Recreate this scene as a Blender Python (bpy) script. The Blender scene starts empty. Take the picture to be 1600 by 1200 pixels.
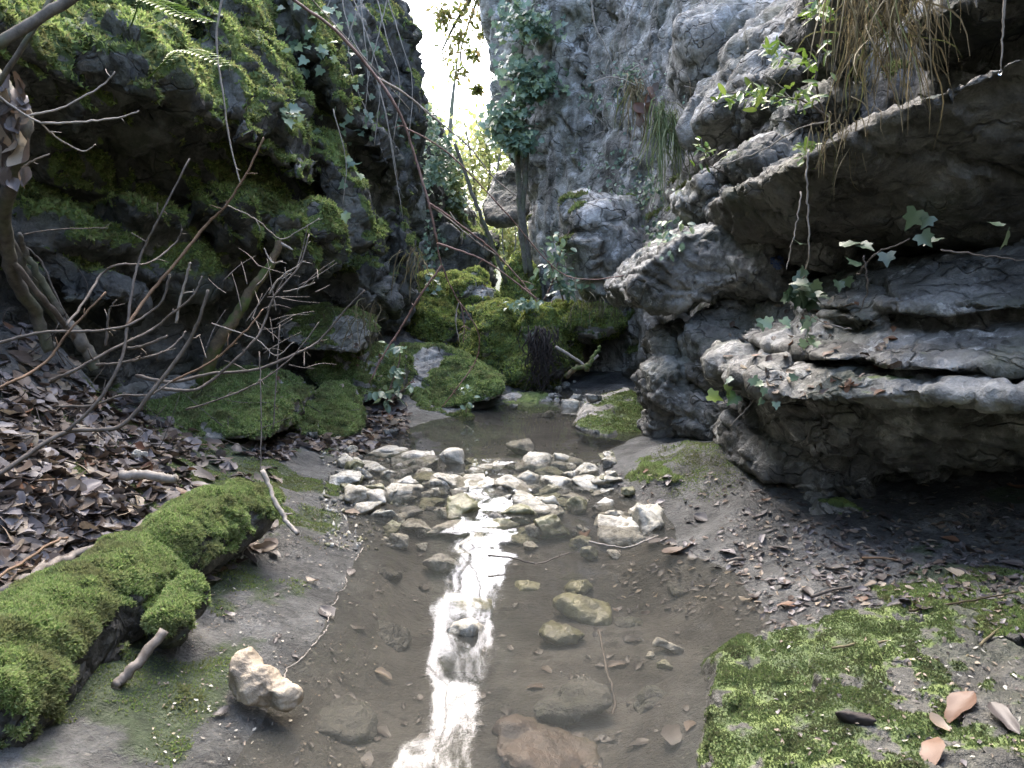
import bpy, bmesh, math, random
import numpy as np
from mathutils import Vector, Matrix, Euler

S = bpy.context.scene
COL = S.collection
rad = math.radians

# ------------------------------------------------------------------ camera, world, sun, exposure
CAM_H, PITCH, FPX = 1.0, rad(7.0), 1200.0
cam_d = bpy.data.cameras.new('camera'); cam = bpy.data.objects.new('camera', cam_d); COL.objects.link(cam)
cam.location = (0, 0, CAM_H); cam.rotation_euler = (rad(90) - PITCH, 0, 0)
cam_d.sensor_width = 36.0; cam_d.lens = 36.0 * FPX / 1600.0; cam_d.clip_start = 0.05; cam_d.clip_end = 800
S.camera = cam

SUN_EL, SUN_AZ = rad(53), rad(-5)      # azimuth measured from +Y towards +X
world = bpy.data.worlds.new('World'); S.world = world; world.use_nodes = True
wn = world.node_tree; wn.nodes.clear()
sky = wn.nodes.new('ShaderNodeTexSky'); sky.sky_type = 'NISHITA'; sky.sun_disc = False
sky.sun_elevation = SUN_EL; sky.sun_rotation = SUN_AZ
sky.air_density = 1.0; sky.dust_density = 4.5; sky.ozone_density = 1.0
bg = wn.nodes.new('ShaderNodeBackground'); bg.inputs[1].default_value = 0.15
wo = wn.nodes.new('ShaderNodeOutputWorld')
wn.links.new(sky.outputs[0], bg.inputs[0]); wn.links.new(bg.outputs[0], wo.inputs[0])

sun_d = bpy.data.lights.new('sun', 'SUN'); sun_d.energy = 0.7; sun_d.angle = rad(50); sun_d.color = (1.0, 0.98, 0.95)
sun = bpy.data.objects.new('sun', sun_d); COL.objects.link(sun)
_sd = Vector((math.sin(SUN_AZ) * math.cos(SUN_EL), math.cos(SUN_AZ) * math.cos(SUN_EL), math.sin(SUN_EL)))
sun.rotation_euler = (-_sd).to_track_quat('-Z', 'Y').to_euler(); sun.location = (0, 4, 20)

S.view_settings.view_transform = 'Standard'; S.view_settings.look = 'None'
S.view_settings.gamma = 1.0; S.view_settings.use_curve_mapping = False
S.view_settings.exposure = 3.35
S.render.engine = 'CYCLES'
S.cycles.use_denoising = True; S.cycles.max_bounces = 8; S.cycles.diffuse_bounces = 4; S.cycles.glossy_bounces = 3
S.cycles.transparent_max_bounces = 12; S.cycles.caustics_reflective = False; S.cycles.caustics_refractive = False

# ------------------------------------------------------------------ photograph pixel -> world ray
SP, CP = math.sin(PITCH), math.cos(PITCH)
def ray(u, v):
    x = (u - 800.0) / FPX; up = (600.0 - v) / FPX
    return np.array([x, CP + SP * up, -SP + CP * up])
def P(u, v, Y):
    d = ray(u, v); t = Y / d[1]
    return np.array([d[0] * t, Y, CAM_H + d[2] * t])

# ------------------------------------------------------------------ noise
_rs = np.random.RandomState(7)
_PT = _rs.permutation(256); _PT = np.concatenate([_PT, _PT])
_G = _rs.normal(size=(256, 3)); _G /= np.linalg.norm(_G, axis=1)[:, None]
_VR = _rs.rand(256, 3); _VA = _rs.rand(256); _VG = _rs.normal(size=(256, 3))
def _idx(i, j, k): return _PT[_PT[_PT[i & 255] + (j & 255)] + (k & 255)]
def perlin(p):
    f = np.floor(p).astype(np.int64); r = p - f
    w = r * r * r * (r * (r * 6 - 15) + 10); out = 0
    for a in (0, 1):
        wx = w[:, 0] if a else 1 - w[:, 0]
        for b in (0, 1):
            wy = w[:, 1] if b else 1 - w[:, 1]
            for c in (0, 1):
                wz = w[:, 2] if c else 1 - w[:, 2]
                g = _G[_idx(f[:, 0] + a, f[:, 1] + b, f[:, 2] + c)]
                out = out + wx * wy * wz * ((r - (a, b, c)) * g).sum(1)
    return out
def fbm(p, octv=4, gain=0.5):
    p = np.asarray(p, float); a, s = 1.0, 0
    for i in range(octv):
        s = s + a * perlin(p + 17.3 * i); a *= gain; p = p * 2.03
    return s
def ridged(p, octv=4):
    p = np.asarray(p, float); a, s = 1.0, 0
    for i in range(octv):
        s = s + a * (1 - 2 * np.abs(perlin(p + 9.1 * i))); a *= 0.5; p = p * 2.1
    return s / 2
def voronoi(p):
    f = np.floor(p).astype(np.int64); n = len(p)
    f1 = np.full(n, 9.0); f2 = np.full(n, 9.0); ident = np.zeros(n, int); cen = np.zeros((n, 3))
    for a in (-1, 0, 1):
        for b in (-1, 0, 1):
            for c in (-1, 0, 1):
                q = f + (a, b, c); h = _idx(q[:, 0], q[:, 1], q[:, 2])
                s = q + _VR[h]; d = np.sqrt(((s - p) ** 2).sum(1))
                m = d < f1
                f2 = np.where(m, f1, np.minimum(f2, d))
                ident = np.where(m, h, ident); cen = np.where(m[:, None], s, cen); f1 = np.where(m, d, f1)
    return f1, f2, ident, cen
def sstep(x, a, b):
    t = np.clip((x - a) / (b - a), 0, 1); return t * t * (3 - 2 * t)
def facets(p, rough=0.5):
    """broken-rock relief: every cell its own tilted face, a crevice where two cells meet"""
    f1, f2, i, c = voronoi(p)
    return (_VA[i] - 0.5) * 0.8 + ((p - c) * _VG[i]).sum(1) * rough - 0.5 * (1 - sstep(f2 - f1, 0.0, 0.10))

# ------------------------------------------------------------------ mesh helpers
def mesh_np(name, V, F, smooth=True):
    V = np.asarray(V, np.float32); F = np.asarray(F, np.int32); k = F.shape[1]
    me = bpy.data.meshes.new(name)
    me.vertices.add(len(V)); me.vertices.foreach_set('co', V.ravel())
    me.loops.add(F.size); me.loops.foreach_set('vertex_index', F.ravel())
    me.polygons.add(len(F)); me.polygons.foreach_set('loop_start', np.arange(0, F.size, k, dtype=np.int32))
    me.polygons.foreach_set('use_smooth', np.full(len(F), smooth))
    me.update(calc_edges=True); me.validate()
    return me
def attr(me, name, vals):
    a = me.attributes.new(name, 'FLOAT', 'POINT'); a.data.foreach_set('value', np.asarray(vals, np.float32))
def normals(V, F):
    a, b = V[F[:, 2]] - V[F[:, 0]], (V[F[:, 3]] - V[F[:, 1]]) if F.shape[1] == 4 else (V[F[:, 1]] - V[F[:, 0]])
    fn = np.cross(a, b) if F.shape[1] == 4 else np.cross(b, a)
    N = np.zeros_like(V)
    for c in range(3):
        for k in range(F.shape[1]):
            N[:, c] += np.bincount(F[:, k], fn[:, c], len(V))
    return N / (np.linalg.norm(N, axis=1)[:, None] + 1e-12)
def link(name, me, mat=None, parent=None, loc=None):
    o = bpy.data.objects.new(name, me); COL.objects.link(o)
    if mat is not None and me is not None: me.materials.append(mat)
    if parent is not None: o.parent = parent
    if loc is not None: o.location = loc
    return o
def tag(o, label=None, cat=None, group=None, kind=None):
    if label: o['label'] = label
    if cat: o['category'] = cat
    if group: o['group'] = group
    if kind: o['kind'] = kind
    return o
def root(name, loc, label, cat, group=None, rz=0.0):
    o = link(name, None); o.location = loc; o.rotation_euler.z = rz; o.empty_display_size = 0.1
    return tag(o, label, cat, group)
def hull(pts):
    bm = bmesh.new()
    for p in pts: bm.verts.new(p)
    r = bmesh.ops.convex_hull(bm, input=bm.verts)
    bmesh.ops.delete(bm, geom=list({v for v in r['geom_interior'] + r['geom_unused'] if isinstance(v, bmesh.types.BMVert)}), context='VERTS')
    bmesh.ops.triangulate(bm, faces=bm.faces)
    bm.verts.index_update()
    V = np.array([v.co[:] for v in bm.verts]); F = np.array([[v.index for v in f.verts] for f in bm.faces])
    bm.free(); return V, F
def chunk(c, s, rot=(0, 0, 0), seed=0, n=30, p=3.0, jit=0.16):
    r = np.random.RandomState(seed); d = r.normal(size=(n, 3))
    d /= ((np.abs(d) ** p).sum(1) ** (1 / p))[:, None]
    d *= (1 - jit * r.rand(n))[:, None]
    M = np.array(Euler(rot).to_matrix())
    return hull((d * s) @ M.T + c)
def C(u0, v0, u1, v1, Y, dep, roll=0, yaw=0, seed=0, p=3.0, n=30, grow=1.0, tilt=0):
    """rock chunk covering a pixel rectangle of the photograph with its front at distance Y"""
    c = P((u0 + u1) / 2, (v0 + v1) / 2, Y + dep / 2); k = c[1] / FPX
    return chunk(c, np.array([(u1 - u0) / 2 * k, dep / 2, (v1 - v0) / 2 * k]) * grow * 1.08,
                 (rad(tilt), rad(roll), rad(yaw)), seed, n, p)
def PR(poly, dep, shrink=0.9, push=(0, 0, 0)):
    """convex block from an outline with its own depths, thickness dep"""
    A = np.array([P(*q) for q in poly]); c = A.mean(0)
    B = (A - c) * shrink + c + np.array([0, dep, 0]) + np.array(push)
    m = (A + B) / 2; m = (m - m.mean(0)) * 1.06 + m.mean(0)
    return hull(np.concatenate([A, B, m]))
def remesh(parts, voxel, smooth=2):
    Vs, Fs, o = [], [], 0
    me = bpy.data.meshes.new('tmp'); V = []; F = []
    for v, f in parts:
        F += (np.asarray(f) + o).tolist(); V.append(v); o += len(v)
    me.from_pydata(np.concatenate(V).tolist(), [], F)
    ob = bpy.data.objects.new('tmp', me); COL.objects.link(ob)
    m = ob.modifiers.new('r', 'REMESH'); m.mode = 'VOXEL'; m.voxel_size = voxel
    if smooth:
        s = ob.modifiers.new('s', 'SMOOTH'); s.factor = 0.5; s.iterations = smooth
    dg = bpy.context.evaluated_depsgraph_get()
    ev = ob.evaluated_get(dg); m2 = ev.to_mesh()
    n = len(m2.vertices); Vo = np.empty(n * 3, np.float32); m2.vertices.foreach_get('co', Vo)
    L = np.empty(len(m2.loops), np.int32); m2.loops.foreach_get('vertex_index', L)
    ev.to_mesh_clear(); bpy.data.objects.remove(ob); bpy.data.meshes.remove(me)
    return Vo.reshape(-1, 3).astype(float), L.reshape(-1, 4)
def tube(pts, radii, sides=6, jitter=0.0, seed=0):
    pts = np.asarray(pts, float); n = len(pts)
    radii = np.full(n, radii) if np.isscalar(radii) else np.asarray(radii, float)
    if jitter: radii = radii * (1 + jitter * np.random.RandomState(seed).uniform(-1, 1, n))
    T = np.gradient(pts, axis=0); T /= np.linalg.norm(T, axis=1)[:, None] + 1e-9
    V = []; up = np.array([0.13, 0.21, 0.97])
    if abs(T[0] @ up) > 0.95: up = np.array([1.0, 0.1, 0])
    a = np.cross(T[0], up)
    for i in range(n):
        a = a - T[i] * (a @ T[i]); a /= np.linalg.norm(a) + 1e-9; b = np.cross(T[i], a)
        th = np.arange(sides) * 2 * np.pi / sides
        V.append(pts[i] + radii[i] * (np.cos(th)[:, None] * a + np.sin(th)[:, None] * b))
    V = np.concatenate(V); F = []
    for i in range(n - 1):
        for k in range(sides):
            k2 = (k + 1) % sides
            F.append((i * sides + k, i * sides + k2, (i + 1) * sides + k2, (i + 1) * sides + k))
    for k in range(1, sides // 2):   # end caps
        F.append((0, sides - k, sides - k - 1, k)) if k < sides - k - 1 else None
    e = (n - 1) * sides
    for k in range(1, sides // 2):
        if k < sides - k - 1: F.append((e, e + k, e + sides - k - 1, e + sides - k))
    return V, np.array(F)
def join(parts):
    V, F, o = [], [], 0
    for v, f in parts:
        V.append(v); F.append(np.asarray(f) + o); o += len(v)
    return np.concatenate(V), np.concatenate(F)
def spline(ctrl, n=24):
    c = np.asarray(ctrl, float); m = len(c)
    if m < 3:
        t = np.linspace(0, 1, n)[:, None]; return c[0] * (1 - t) + c[-1] * t
    e = np.concatenate([[2 * c[0] - c[1]], c, [2 * c[-1] - c[-2]]]); out = []
    for s in np.linspace(0, m - 1 - 1e-6, n):
        i = int(s); t = s - i; p0, p1, p2, p3 = e[i:i + 4]
        out.append(0.5 * (2 * p1 + (p2 - p0) * t + (2 * p0 - 5 * p1 + 4 * p2 - p3) * t ** 2 + (3 * p1 - p0 - 3 * p2 + p3) * t ** 3))
    return np.array(out)

# ------------------------------------------------------------------ materials
class NT:
    def __init__(s, name):
        s.m = bpy.data.materials.new(name); s.m.use_nodes = True; s.t = s.m.node_tree; s.t.nodes.clear()
        s.out = s.n('OutputMaterial')
    def n(s, typ, **kw):
        nd = s.t.nodes.new('ShaderNode' + typ)
        for k, v in kw.items(): setattr(nd, k, v)
        return nd
    def l(s, a, b): s.t.links.new(a, b)
    def set(s, sock, v):
        if isinstance(v, bpy.types.NodeSocket): s.l(v, sock)
        else: sock.default_value = v
    def noise(s, vec, scale, detail=5, rough=0.6, dist=0.0):
        n = s.n('TexNoise'); s.l(vec, n.inputs['Vector'])
        for k, v in (('Scale', scale), ('Detail', detail), ('Roughness', rough), ('Distortion', dist)): n.inputs[k].default_value = v
        return n.outputs['Fac']
    def vor(s, vec, scale, feature='F1'):
        n = s.n('TexVoronoi', feature=feature); s.l(vec, n.inputs['Vector']); n.inputs['Scale'].default_value = scale
        return n.outputs['Distance']
    def ramp(s, fac, *stops):
        n = s.n('ValToRGB'); s.l(fac, n.inputs[0]); e = n.color_ramp.elements
        while len(e) < len(stops): e.new(0.5)
        for el, (p, c) in zip(e, stops):
            el.position = p; el.color = (c, c, c, 1) if np.isscalar(c) else (*c, 1)
        return n.outputs[0]
    def mix(s, fac, a, b, mode='MIX'):
        n = s.n('MixRGB', blend_type=mode)
        for i, v in enumerate((fac, a, b)):
            if isinstance(v, bpy.types.NodeSocket): s.l(v, n.inputs[i])
            else: n.inputs[i].default_value = v if i == 0 else (*v, 1)
        return n.outputs[0]
    def math(s, op, a, b=0.0, clamp=False):
        n = s.n('Math', operation=op, use_clamp=clamp); s.set(n.inputs[0], a); s.set(n.inputs[1], b); return n.outputs[0]
    def attr(s, name): return s.n('Attribute', attribute_name=name).outputs['Fac']
    def coord(s, kind='Object'): return s.n('TexCoord').outputs[kind]
    def scaled(s, vec, sc, rot=(0, 0, 0)):
        n = s.n('Mapping'); s.l(vec, n.inputs[0]); n.inputs['Scale'].default_value = sc; n.inputs['Rotation'].default_value = rot; return n.outputs[0]
    def bump(s, h, strength, dist, prev=None):
        n = s.n('Bump'); s.l(h, n.inputs['Height']); n.inputs['Strength'].default_value = strength; n.inputs['Distance'].default_value = dist
        if prev is not None: s.l(prev, n.inputs['Normal'])
        return n.outputs[0]
    def bsdf(s, col, rough=0.8, normal=None, spec=0.4, **kw):
        n = s.n('BsdfPrincipled'); s.set(n.inputs['Base Color'], col if isinstance(col, bpy.types.NodeSocket) else (*col, 1)); s.set(n.inputs['Roughness'], rough)
        n.inputs['Specular IOR Level'].default_value = spec
        if normal is not None: s.l(normal, n.inputs['Normal'])
        for k, v in kw.items(): s.set(n.inputs[k], v)
        s.l(n.outputs[0], s.out.inputs[0]); return n

MOSS_D, MOSS_M, MOSS_L = (0.03, 0.045, 0.014), (0.07, 0.105, 0.025), (0.13, 0.17, 0.04)
def rock_mat(name, dark, mid, light, moss_cols=(MOSS_D, MOSS_M, MOSS_L), rough=0.75, lichen=0.5, strata=0.0, alg=0.45, bump=1.0, spec=0.4, crack=1.0):
    t = NT(name); co = t.coord()
    rnd = t.n('ObjectInfo').outputs['Random']
    v = t.n('VectorMath', operation='ADD'); t.l(co, v.inputs[0])
    cmb = t.n('CombineXYZ'); t.l(t.math('MULTIPLY', rnd, 37.0), cmb.inputs[0]); t.l(cmb.outputs[0], v.inputs[1]); co = v.outputs[0]
    n1 = t.noise(co, 1.7, 9, 0.68, 0.4); n2 = t.noise(co, 11, 7, 0.7); n3 = t.noise(co, 45, 4, 0.7)
    base = t.ramp(n1, (0.34, dark), (0.5, mid), (0.66, light))
    spk = t.ramp(n2, (0.36, 0.35), (0.5, 1.0), (0.68, 1.35))
    base = t.mix(0.75, base, spk, 'MULTIPLY')
    lich = t.ramp(t.noise(co, 5.5, 8, 0.75, 0.6), (0.55, 0.0), (0.63, 1.0))
    base = t.mix(t.math('MULTIPLY', lich, lichen), base, tuple(min(0.6, x * 1.45) for x in light))
    st = t.noise(t.scaled(co, (7, 7, 0.7)), 1.0, 5, 0.6)
    base = t.mix(t.math('MULTIPLY', t.ramp(st, (0.52, 0.0), (0.66, 1.0)), 0.65), base, tuple(x * 0.6 for x in dark))
    wv_ = t.n('VectorMath', operation='ADD'); t.l(co, wv_.inputs[0]); nc = t.n('TexNoise'); t.l(co, nc.inputs['Vector']); nc.inputs['Scale'].default_value = 2.2; nc.inputs['Detail'].default_value = 4
    sc_ = t.n('VectorMath', operation='SCALE'); t.l(nc.outputs['Color'], sc_.inputs[0]); sc_.inputs['Scale'].default_value = 0.55; t.l(sc_.outputs[0], wv_.inputs[1])
    crk = t.ramp(t.vor(t.scaled(wv_.outputs[0], (1.0, 1.0, 1.9), (0.2, -0.45, 0)), 3.4, 'DISTANCE_TO_EDGE'), (0.0, 0.0), (0.035, 1.0))
    crm = t.math('MAXIMUM', crk, t.ramp(t.noise(co, 2.0, 3, 0.6), (0.46, 0.0), (0.58, 1.0)))
    base = t.mix(t.math('MULTIPLY', t.math('SUBTRACT', 1.0, crm), 0.75 * crack), base, (0.02, 0.02, 0.018))
    # olive algae film
    algf = t.ramp(t.noise(co, 2.6, 6, 0.65), (0.5, 0.0), (0.68, 1.0))
    base = t.mix(t.math('MULTIPLY', algf, alg), base, (0.07, 0.085, 0.04))
    m = t.attr('moss')
    mm = t.ramp(t.math('ADD', m, t.math('MULTIPLY', t.math('SUBTRACT', n2, 0.5), 0.8)), (0.38, 0.0), (0.55, 1.0))
    mc = t.ramp(t.noise(co, 7, 6, 0.7), (0.36, moss_cols[0]), (0.5, moss_cols[1]), (0.64, moss_cols[2]))
    col = t.mix(mm, base, mc)
    h = t.math('ADD', t.math('MULTIPLY', n2, 0.6), t.math('MULTIPLY', n3, 0.3))
    pit = t.ramp(t.vor(t.scaled(co, (1, 1, 1.3)), 16), (0.0, 0.0), (0.35, 1.0))
    h = t.math('ADD', h, t.math('MULTIPLY', pit, 0.25))
    h = t.math('ADD', h, t.math('MULTIPLY', crm, 0.35 * crack))
    b = t.bump(h, 0.85 * bump, 0.05); b = t.bump(t.noise(co, 160, 3, 0.7), 0.35 * bump, 0.01, b)
    t.bsdf(col, rough, b, spec)
    return t.m
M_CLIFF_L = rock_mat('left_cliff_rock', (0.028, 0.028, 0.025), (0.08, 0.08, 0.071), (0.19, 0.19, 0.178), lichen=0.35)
M_OVER = rock_mat('overhang_rock', (0.045, 0.043, 0.037), (0.11, 0.106, 0.092), (0.22, 0.215, 0.195), lichen=0.3)
M_MUDROCK = rock_mat('muddy_slab_rock', (0.025, 0.025, 0.021), (0.058, 0.057, 0.048), (0.12, 0.115, 0.10), lichen=0.2, rough=.6, crack=.25)
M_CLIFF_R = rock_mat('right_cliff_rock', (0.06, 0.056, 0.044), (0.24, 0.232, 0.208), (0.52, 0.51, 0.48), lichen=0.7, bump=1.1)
M_OUT = rock_mat('outcrop_rock', (0.055, 0.054, 0.047), (0.16, 0.158, 0.145), (0.38, 0.378, 0.355), lichen=0.7, rough=0.6)
M_BOULD = rock_mat('boulder_rock', (0.09, 0.086, 0.073), (0.22, 0.21, 0.185), (0.42, 0.40, 0.355), lichen=0.5)
M_STONE = rock_mat('pale_stone', (0.17, 0.155, 0.115), (0.34, 0.32, 0.26), (0.52, 0.50, 0.44), lichen=0.4, bump=0.5, rough=0.55, alg=.15, crack=.3)
M_BEIGE = rock_mat('beige_stone', (0.20, 0.16, 0.11), (0.34, 0.28, 0.20), (0.44, 0.38, 0.29), lichen=0.2, bump=0.5, rough=0.6, alg=.1, crack=0)
M_RUST = rock_mat('rust_stone', (0.035, 0.024, 0.018), (0.065, 0.045, 0.033), (0.11, 0.08, 0.06), lichen=0.1, bump=0.5, rough=0.5, crack=.2)
M_WET = rock_mat('wet_olive_stone', (0.06, 0.057, 0.03), (0.14, 0.135, 0.07), (0.25, 0.24, 0.14), lichen=0.3, bump=0.5, rough=0.35, spec=0.5, crack=.2)

def leafy_mat(name, cols, rough=0.5, trans=0.3, spec=0.4, vary=0.5, patch=None):
    """thin leaf: colour varies from leaf to leaf; light passes through"""
    t = NT(name)
    r = t.n('NewGeometry').outputs['Random Per Island']; oi = t.n('ObjectInfo').outputs['Random']
    f = t.math('FRACT', t.math('ADD', r, oi))
    k = len(cols); c = t.ramp(f, *[(i / max(1, k - 1), cc) for i, cc in enumerate(cols)])
    if patch: c = t.mix(t.ramp(t.noise(t.coord(), 7, 5, 0.65), (0.46, 0.0), (0.62, 0.9)), c, patch)
    n = t.noise(t.coord(), 60, 3, 0.6)
    c = t.mix(vary, c, t.ramp(n, (0.3, 0.55), (0.7, 1.35)), 'MULTIPLY')
    p = t.n('BsdfPrincipled'); t.l(c, p.inputs['Base Color']); p.inputs['Roughness'].default_value = rough; p.inputs['Specular IOR Level'].default_value = spec
    if trans:
        tr = t.n('BsdfTranslucent'); t.l(c, tr.inputs[0]); mx = t.n('MixShader'); mx.inputs[0].default_value = trans
        t.l(p.outputs[0], mx.inputs[1]); t.l(tr.outputs[0], mx.inputs[2]); t.l(mx.outputs[0], t.out.inputs[0])
    else: t.l(p.outputs[0], t.out.inputs[0])
    return t.m
M_MOSS = leafy_mat('moss_fronds', [(0.11, 0.175, 0.055), (0.19, 0.275, 0.09), (0.26, 0.35, 0.125), (0.34, 0.42, 0.18), (0.22, 0.21, 0.12)], 0.75, 0.45, 0.25, patch=(0.17, 0.18, 0.085))
M_MOSS_DK = leafy_mat('dim_moss_fronds', [(0.11, 0.16, 0.055), (0.18, 0.255, 0.085), (0.26, 0.34, 0.125), (0.20, 0.18, 0.10)], 0.8, 0.45, 0.2, patch=(0.14, 0.145, 0.07))
M_MOSS_SLAB = leafy_mat('short_slab_moss', [(0.06, 0.09, 0.035), (0.11, 0.155, 0.055), (0.17, 0.225, 0.085), (0.12, 0.11, 0.07)], 0.8, 0.4, 0.2, patch=(0.08, 0.085, 0.045))
M_MOSS_WALL = leafy_mat('wall_moss_fronds', [(0.14, 0.20, 0.055), (0.25, 0.34, 0.10), (0.36, 0.45, 0.16), (0.24, 0.22, 0.10)], 0.8, 0.45, 0.2, patch=(0.16, 0.16, 0.07))
M_MOSS_OL = leafy_mat('olive_moss_fronds', [(0.19, 0.25, 0.06), (0.31, 0.39, 0.10), (0.41, 0.49, 0.16), (0.28, 0.25, 0.11)], 0.8, 0.45, 0.2, patch=(0.24, 0.24, 0.08))
M_IVY = leafy_mat('ivy_leaf', [(0.09, 0.145, 0.10), (0.13, 0.20, 0.135), (0.18, 0.26, 0.17), (0.23, 0.29, 0.13)], 0.35, 0.35, 0.5)
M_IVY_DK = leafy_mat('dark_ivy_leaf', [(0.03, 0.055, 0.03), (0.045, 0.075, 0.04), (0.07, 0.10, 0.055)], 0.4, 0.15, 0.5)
M_GREEN = leafy_mat('bright_leaf', [(0.07, 0.13, 0.02), (0.11, 0.18, 0.03), (0.16, 0.22, 0.045), (0.09, 0.16, 0.05)], 0.35, 0.4, 0.5)
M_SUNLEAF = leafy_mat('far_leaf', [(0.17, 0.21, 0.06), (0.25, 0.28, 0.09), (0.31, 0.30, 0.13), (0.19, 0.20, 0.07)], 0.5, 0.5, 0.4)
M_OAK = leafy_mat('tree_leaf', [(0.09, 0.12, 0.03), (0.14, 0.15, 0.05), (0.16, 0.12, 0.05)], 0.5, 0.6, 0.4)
M_DRYGRASS = leafy_mat('dry_grass', [(0.10, 0.08, 0.045), (0.24, 0.205, 0.125), (0.07, 0.055, 0.03), (0.14, 0.12, 0.065), (0.10, 0.12, 0.04)], 0.7, 0.3, 0.2)
M_GRASS = leafy_mat('grass_blade', [(0.10, 0.14, 0.06), (0.16, 0.20, 0.09), (0.22, 0.22, 0.12)], 0.6, 0.4, 0.3)
M_LEAFS = [leafy_mat('dead_leaf_brown', [(0.05, 0.037, 0.028), (0.085, 0.062, 0.047), (0.13, 0.095, 0.07)], 0.55, 0.15),
           leafy_mat('dead_leaf_tan', [(0.17, 0.13, 0.095), (0.23, 0.185, 0.135), (0.30, 0.25, 0.18)], 0.55, 0.2),
           leafy_mat('dead_leaf_violet', [(0.075, 0.065, 0.062), (0.12, 0.105, 0.102), (0.18, 0.165, 0.165)], 0.5, 0.1, 0.4),
           leafy_mat('dead_leaf_rust', [(0.10, 0.05, 0.028), (0.15, 0.08, 0.045), (0.08, 0.04, 0.025)], 0.5, 0.2),
           leafy_mat('dead_leaf_dark', [(0.022, 0.019, 0.018), (0.04, 0.033, 0.03), (0.06, 0.05, 0.045)], 0.5, 0.05, 0.4)]
def bark_mat(name, a, b, moss=0.0):
    t = NT(name); co = t.coord(); n = t.noise(t.scaled(co, (30, 30, 30)), 1.0, 6, 0.7)
    c = t.ramp(n, (0.3, a), (0.7, b))
    if moss: c = t.mix(t.math('MULTIPLY', t.ramp(t.noise(co, 6, 5, 0.6), (0.45, 0.0), (0.55, 1.0)), moss), c, MOSS_M)
    t.bsdf(c, 0.75, t.bump(n, 0.5, 0.004), 0.3); return t.m
M_TWIG = bark_mat('grey_twig_bark', (0.05, 0.04, 0.032), (0.15, 0.13, 0.11))
M_TWIGP = bark_mat('pale_twig_bark', (0.16, 0.14, 0.115), (0.33, 0.30, 0.26))
M_TWIGB = bark_mat('brown_twig_bark', (0.08, 0.05, 0.03), (0.20, 0.13, 0.08))
M_CANE = bark_mat('reddish_bramble_cane', (0.10, 0.06, 0.05), (0.26, 0.17, 0.145))
M_TRUNK = bark_mat('grey_trunk_bark', (0.045, 0.04, 0.032), (0.15, 0.135, 0.11), 0.25)
M_WOOD = bark_mat('weathered_wood', (0.08, 0.065, 0.05), (0.24, 0.21, 0.18))
M_MOSSWOOD = bark_mat('mossy_rotten_wood', (0.06, 0.045, 0.03), (0.20, 0.15, 0.09), 0.9)
M_ROOT = bark_mat('black_root', (0.012, 0.010, 0.009), (0.05, 0.04, 0.035))

# ------------------------------------------------------------------ ground shape
LE = np.array([(-6, -.75), (0.8, -.66), (1.5, -.60), (1.9, -.605), (2.16, -.57), (2.87, -.57), (3.38, -.70), (4.27, -.91), (5.0, -.86), (5.5, -.62), (5.9, -.34), (6.4, -.08), (6.9, .2), (8, .3), (30, .2)])
RE = np.array([(-6, .3), (0.8, .34), (1.5, .39), (2.0, .55), (2.2, .78), (2.66, .81), (2.87, .66), (3.38, .68), (3.84, .42), (4.43, .54), (5.0, .86), (5.75, .95), (6.2, .62), (6.9, .55), (8, .55), (30, .5)])
def xl(y): return np.interp(y, LE[:, 0], LE[:, 1])
def xr(y): return np.interp(y, RE[:, 0], RE[:, 1])
def wl(y): return np.interp(y, [2.85, 3.3, 4.0, 4.3, 6.4, 7.2, 9], [0, .012, .035, .045, .05, .09, .2])
LP = np.array([(0, 0), (.1, .03), (.25, .10), (.65, .30), (1.0, .50), (1.4, .80), (1.9, .98), (2.6, 1.1), (6, 1.6), (60, 14)])
RP = np.array([(0, 0), (.1, .03), (.4, .11), (.8, .18), (1.5, .26), (2.5, .3), (6, 1.2), (60, 16)])
def ground_z(x, y, rough=True):
    x = np.atleast_1d(np.asarray(x, float)); y = np.atleast_1d(np.asarray(y, float))
    dl, dr, w = xl(y) - x, x - xr(y), wl(y)
    sl = np.interp(y, [2.4, 3.6, 4.6, 5.5, 7], [1, .62, .50, .48, .55])
    sl = sl + (1 - sl) * sstep(dl, .85, 1.3) * (1 - sstep(y, 3.35, 3.75))
    zl = np.interp(np.maximum(dl, 0), LP[:, 0], LP[:, 1]) * sl
    zr = np.interp(np.maximum(dr, 0), RP[:, 0], RP[:, 1])
    ins = np.minimum(-dl, -dr)
    dep = np.interp(y, [1.5, 2.1, 2.6, 2.95, 3.4, 4.3, 4.7, 5.8, 6.6], [.09, .12, .14, .09, .04, .045, .09, .08, .03])
    zb = -dep * sstep(ins, 0, .28) - 0.012 * sstep(ins, 0, .03)
    zr = zr * np.interp(y, [1.6, 2.0, 2.4], [.3, .75, 1]) * np.interp(y, [2.4, 3.2, 4.4, 5], [1, .8, .6, .6])
    zr = zr + .10 * np.exp(-((x - .95) / .32) ** 2 - ((y - 3.75) / .42) ** 2)
    z = np.where(ins > 0, zb, np.where(dl > 0, zl, zr)) + w
    z = z + np.maximum(0, y - 8.5) * 0.16
    if rough:
        p = np.stack([x, y, np.zeros_like(x)], 1); a = np.where(ins > 0, .35, sstep(np.maximum(dl, dr), 0, .25) * .65 + .35)
        z = z + a * (0.05 * fbm(p * 2.2, 4) + 0.030 * fbm(p * 8, 4))
    return z
xs = np.concatenate([np.linspace(-26, -6, 10), np.linspace(-5.5, -2.7, 24), np.arange(-2.6, 2.4, .027), np.linspace(2.5, 5.5, 24), np.linspace(6, 26, 10)])
ys = np.concatenate([np.linspace(-12, -4, 6), np.linspace(-3.5, 1.0, 34), np.arange(1.05, 5.0, .027), np.arange(5.02, 8.5, .04), np.linspace(8.6, 14, 30), np.linspace(15, 44, 14)])
GX, GY = np.meshgrid(xs, ys); nx, ny = len(xs), len(ys)
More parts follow.
